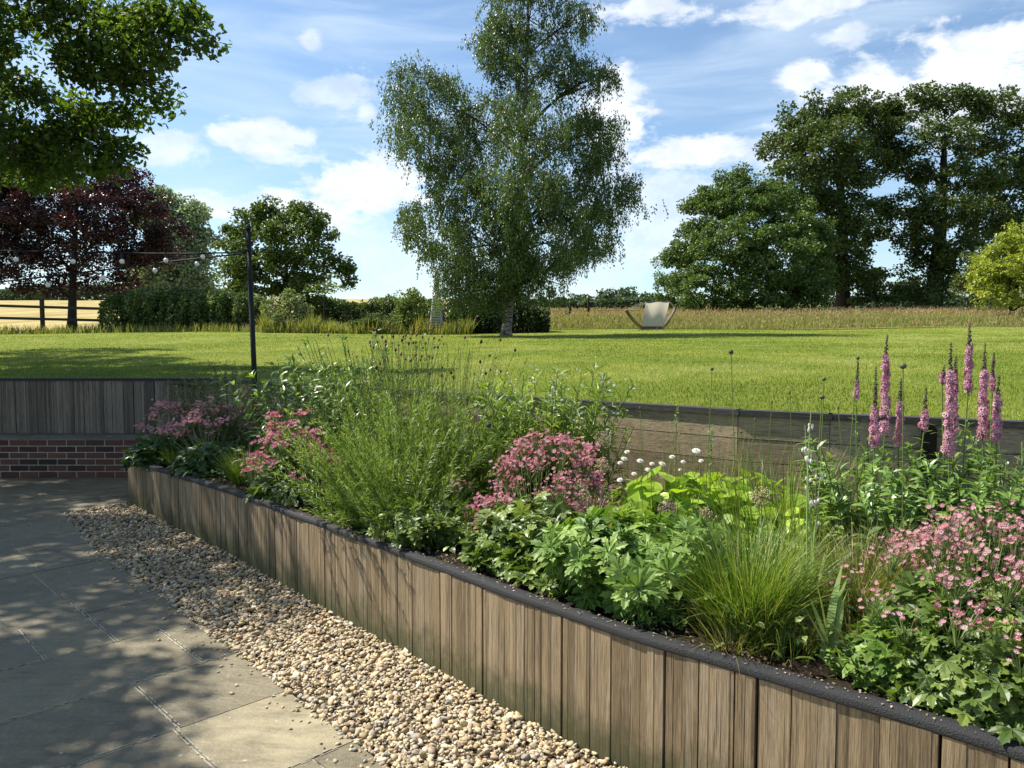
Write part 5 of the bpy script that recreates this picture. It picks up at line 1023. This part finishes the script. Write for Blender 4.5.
tuft('short green grass seedlings in the bare soil left of the sword leaves', bp(790, 2.68), 160, .17, .12, LG1, wd=.003, lean=(.1, .9))
leafy('low_plant', 'small leafy sprig at the cap just left of the big right hand masterwort', 'plant', bp(872, 2.42), .12, .13, 24, 12, OV, .04, LCr, lean=.9)
g = Geo(); k = 700; s = U(0, .86, k) * LEN; w_ = U(-.006, .045, k); A0 = np.stack([np.interp(s, s_, PC[:, 0]), np.interp(s, s_, PC[:, 1])], -1); P = A0 + np.array([.74, .67]) * w_[:, None]
g.inst(CARD, frames(rdir(k) * [1, 1, .1], rdir(k) * .25 + [0, 0, 1.]) * (.009 * U(.4, 1.5, k))[:, None, None], np.column_stack([P, ztop(P[:, 0]) + .0005]), U(0, 1, k))
tag(g.build('fallen_bits', leafmat('fallen_bits', [(.12, .10, .06), (.34, .28, .18), (.50, .34, .34), (.20, .22, .08)], .1, .8, .2)), 'fallen petals and crumbs lying on the planter cap', 'debris', kind='stuff')
# bed floor: dry leaf litter and small seedlings
g = Geo(); k = 9000; s = U(0, .9, k) * LEN; w_ = U(0, 1, k) ** 1.6; A0 = np.stack([np.interp(s, s_, PC[:, 0]), np.interp(s, s_, PC[:, 1])], -1); P = A0 + np.array([.74, .67]) * (.07 + w_ * 1.5)[:, None]
P3 = np.column_stack([P, soilz(P[:, 0], P[:, 1]) + U(0, .02, k)]); g.inst(CARD, frames(rdir(k), rdir(k) * .6 + [0, 0, 1.]) * (.017 * U(.4, 1.3, k))[:, None, None], P3, U(0, 1, k))
tag(g.build('leaf_litter', leafmat('leaf_litter', [(.05, .035, .02), (.13, .09, .05), (.24, .18, .11), (.10, .12, .04)], .1, .8, .2)), 'dry leaf litter on the soil of the bed', 'leaf litter', kind='stuff')
g = Geo(); k = 4200; s = U(0, .9, k) * LEN; A0 = np.stack([np.interp(s, s_, PC[:, 0]), np.interp(s, s_, PC[:, 1])], -1); P = A0 + np.array([.74, .67]) * U(.12, 2.0, k)[:, None]; kk_ = P[:, 1] < ywall(P[:, 0]) - .1; P = P[kk_]; k = len(P)
P3 = np.column_stack([P, soilz(P[:, 0], P[:, 1]) + U(.02, .16, k)]); g.inst(OV, frames(rdir(k) * [1, 1, .3], rdir(k) * .5 + [0, 0, 1.]) * (.06 * U(.35, 1.2, k))[:, None, None], P3, U(0, 1, k))
tag(g.build('ground_cover', LA), 'low leafy ground cover between the flowering plants', 'ground cover', kind='stuff')
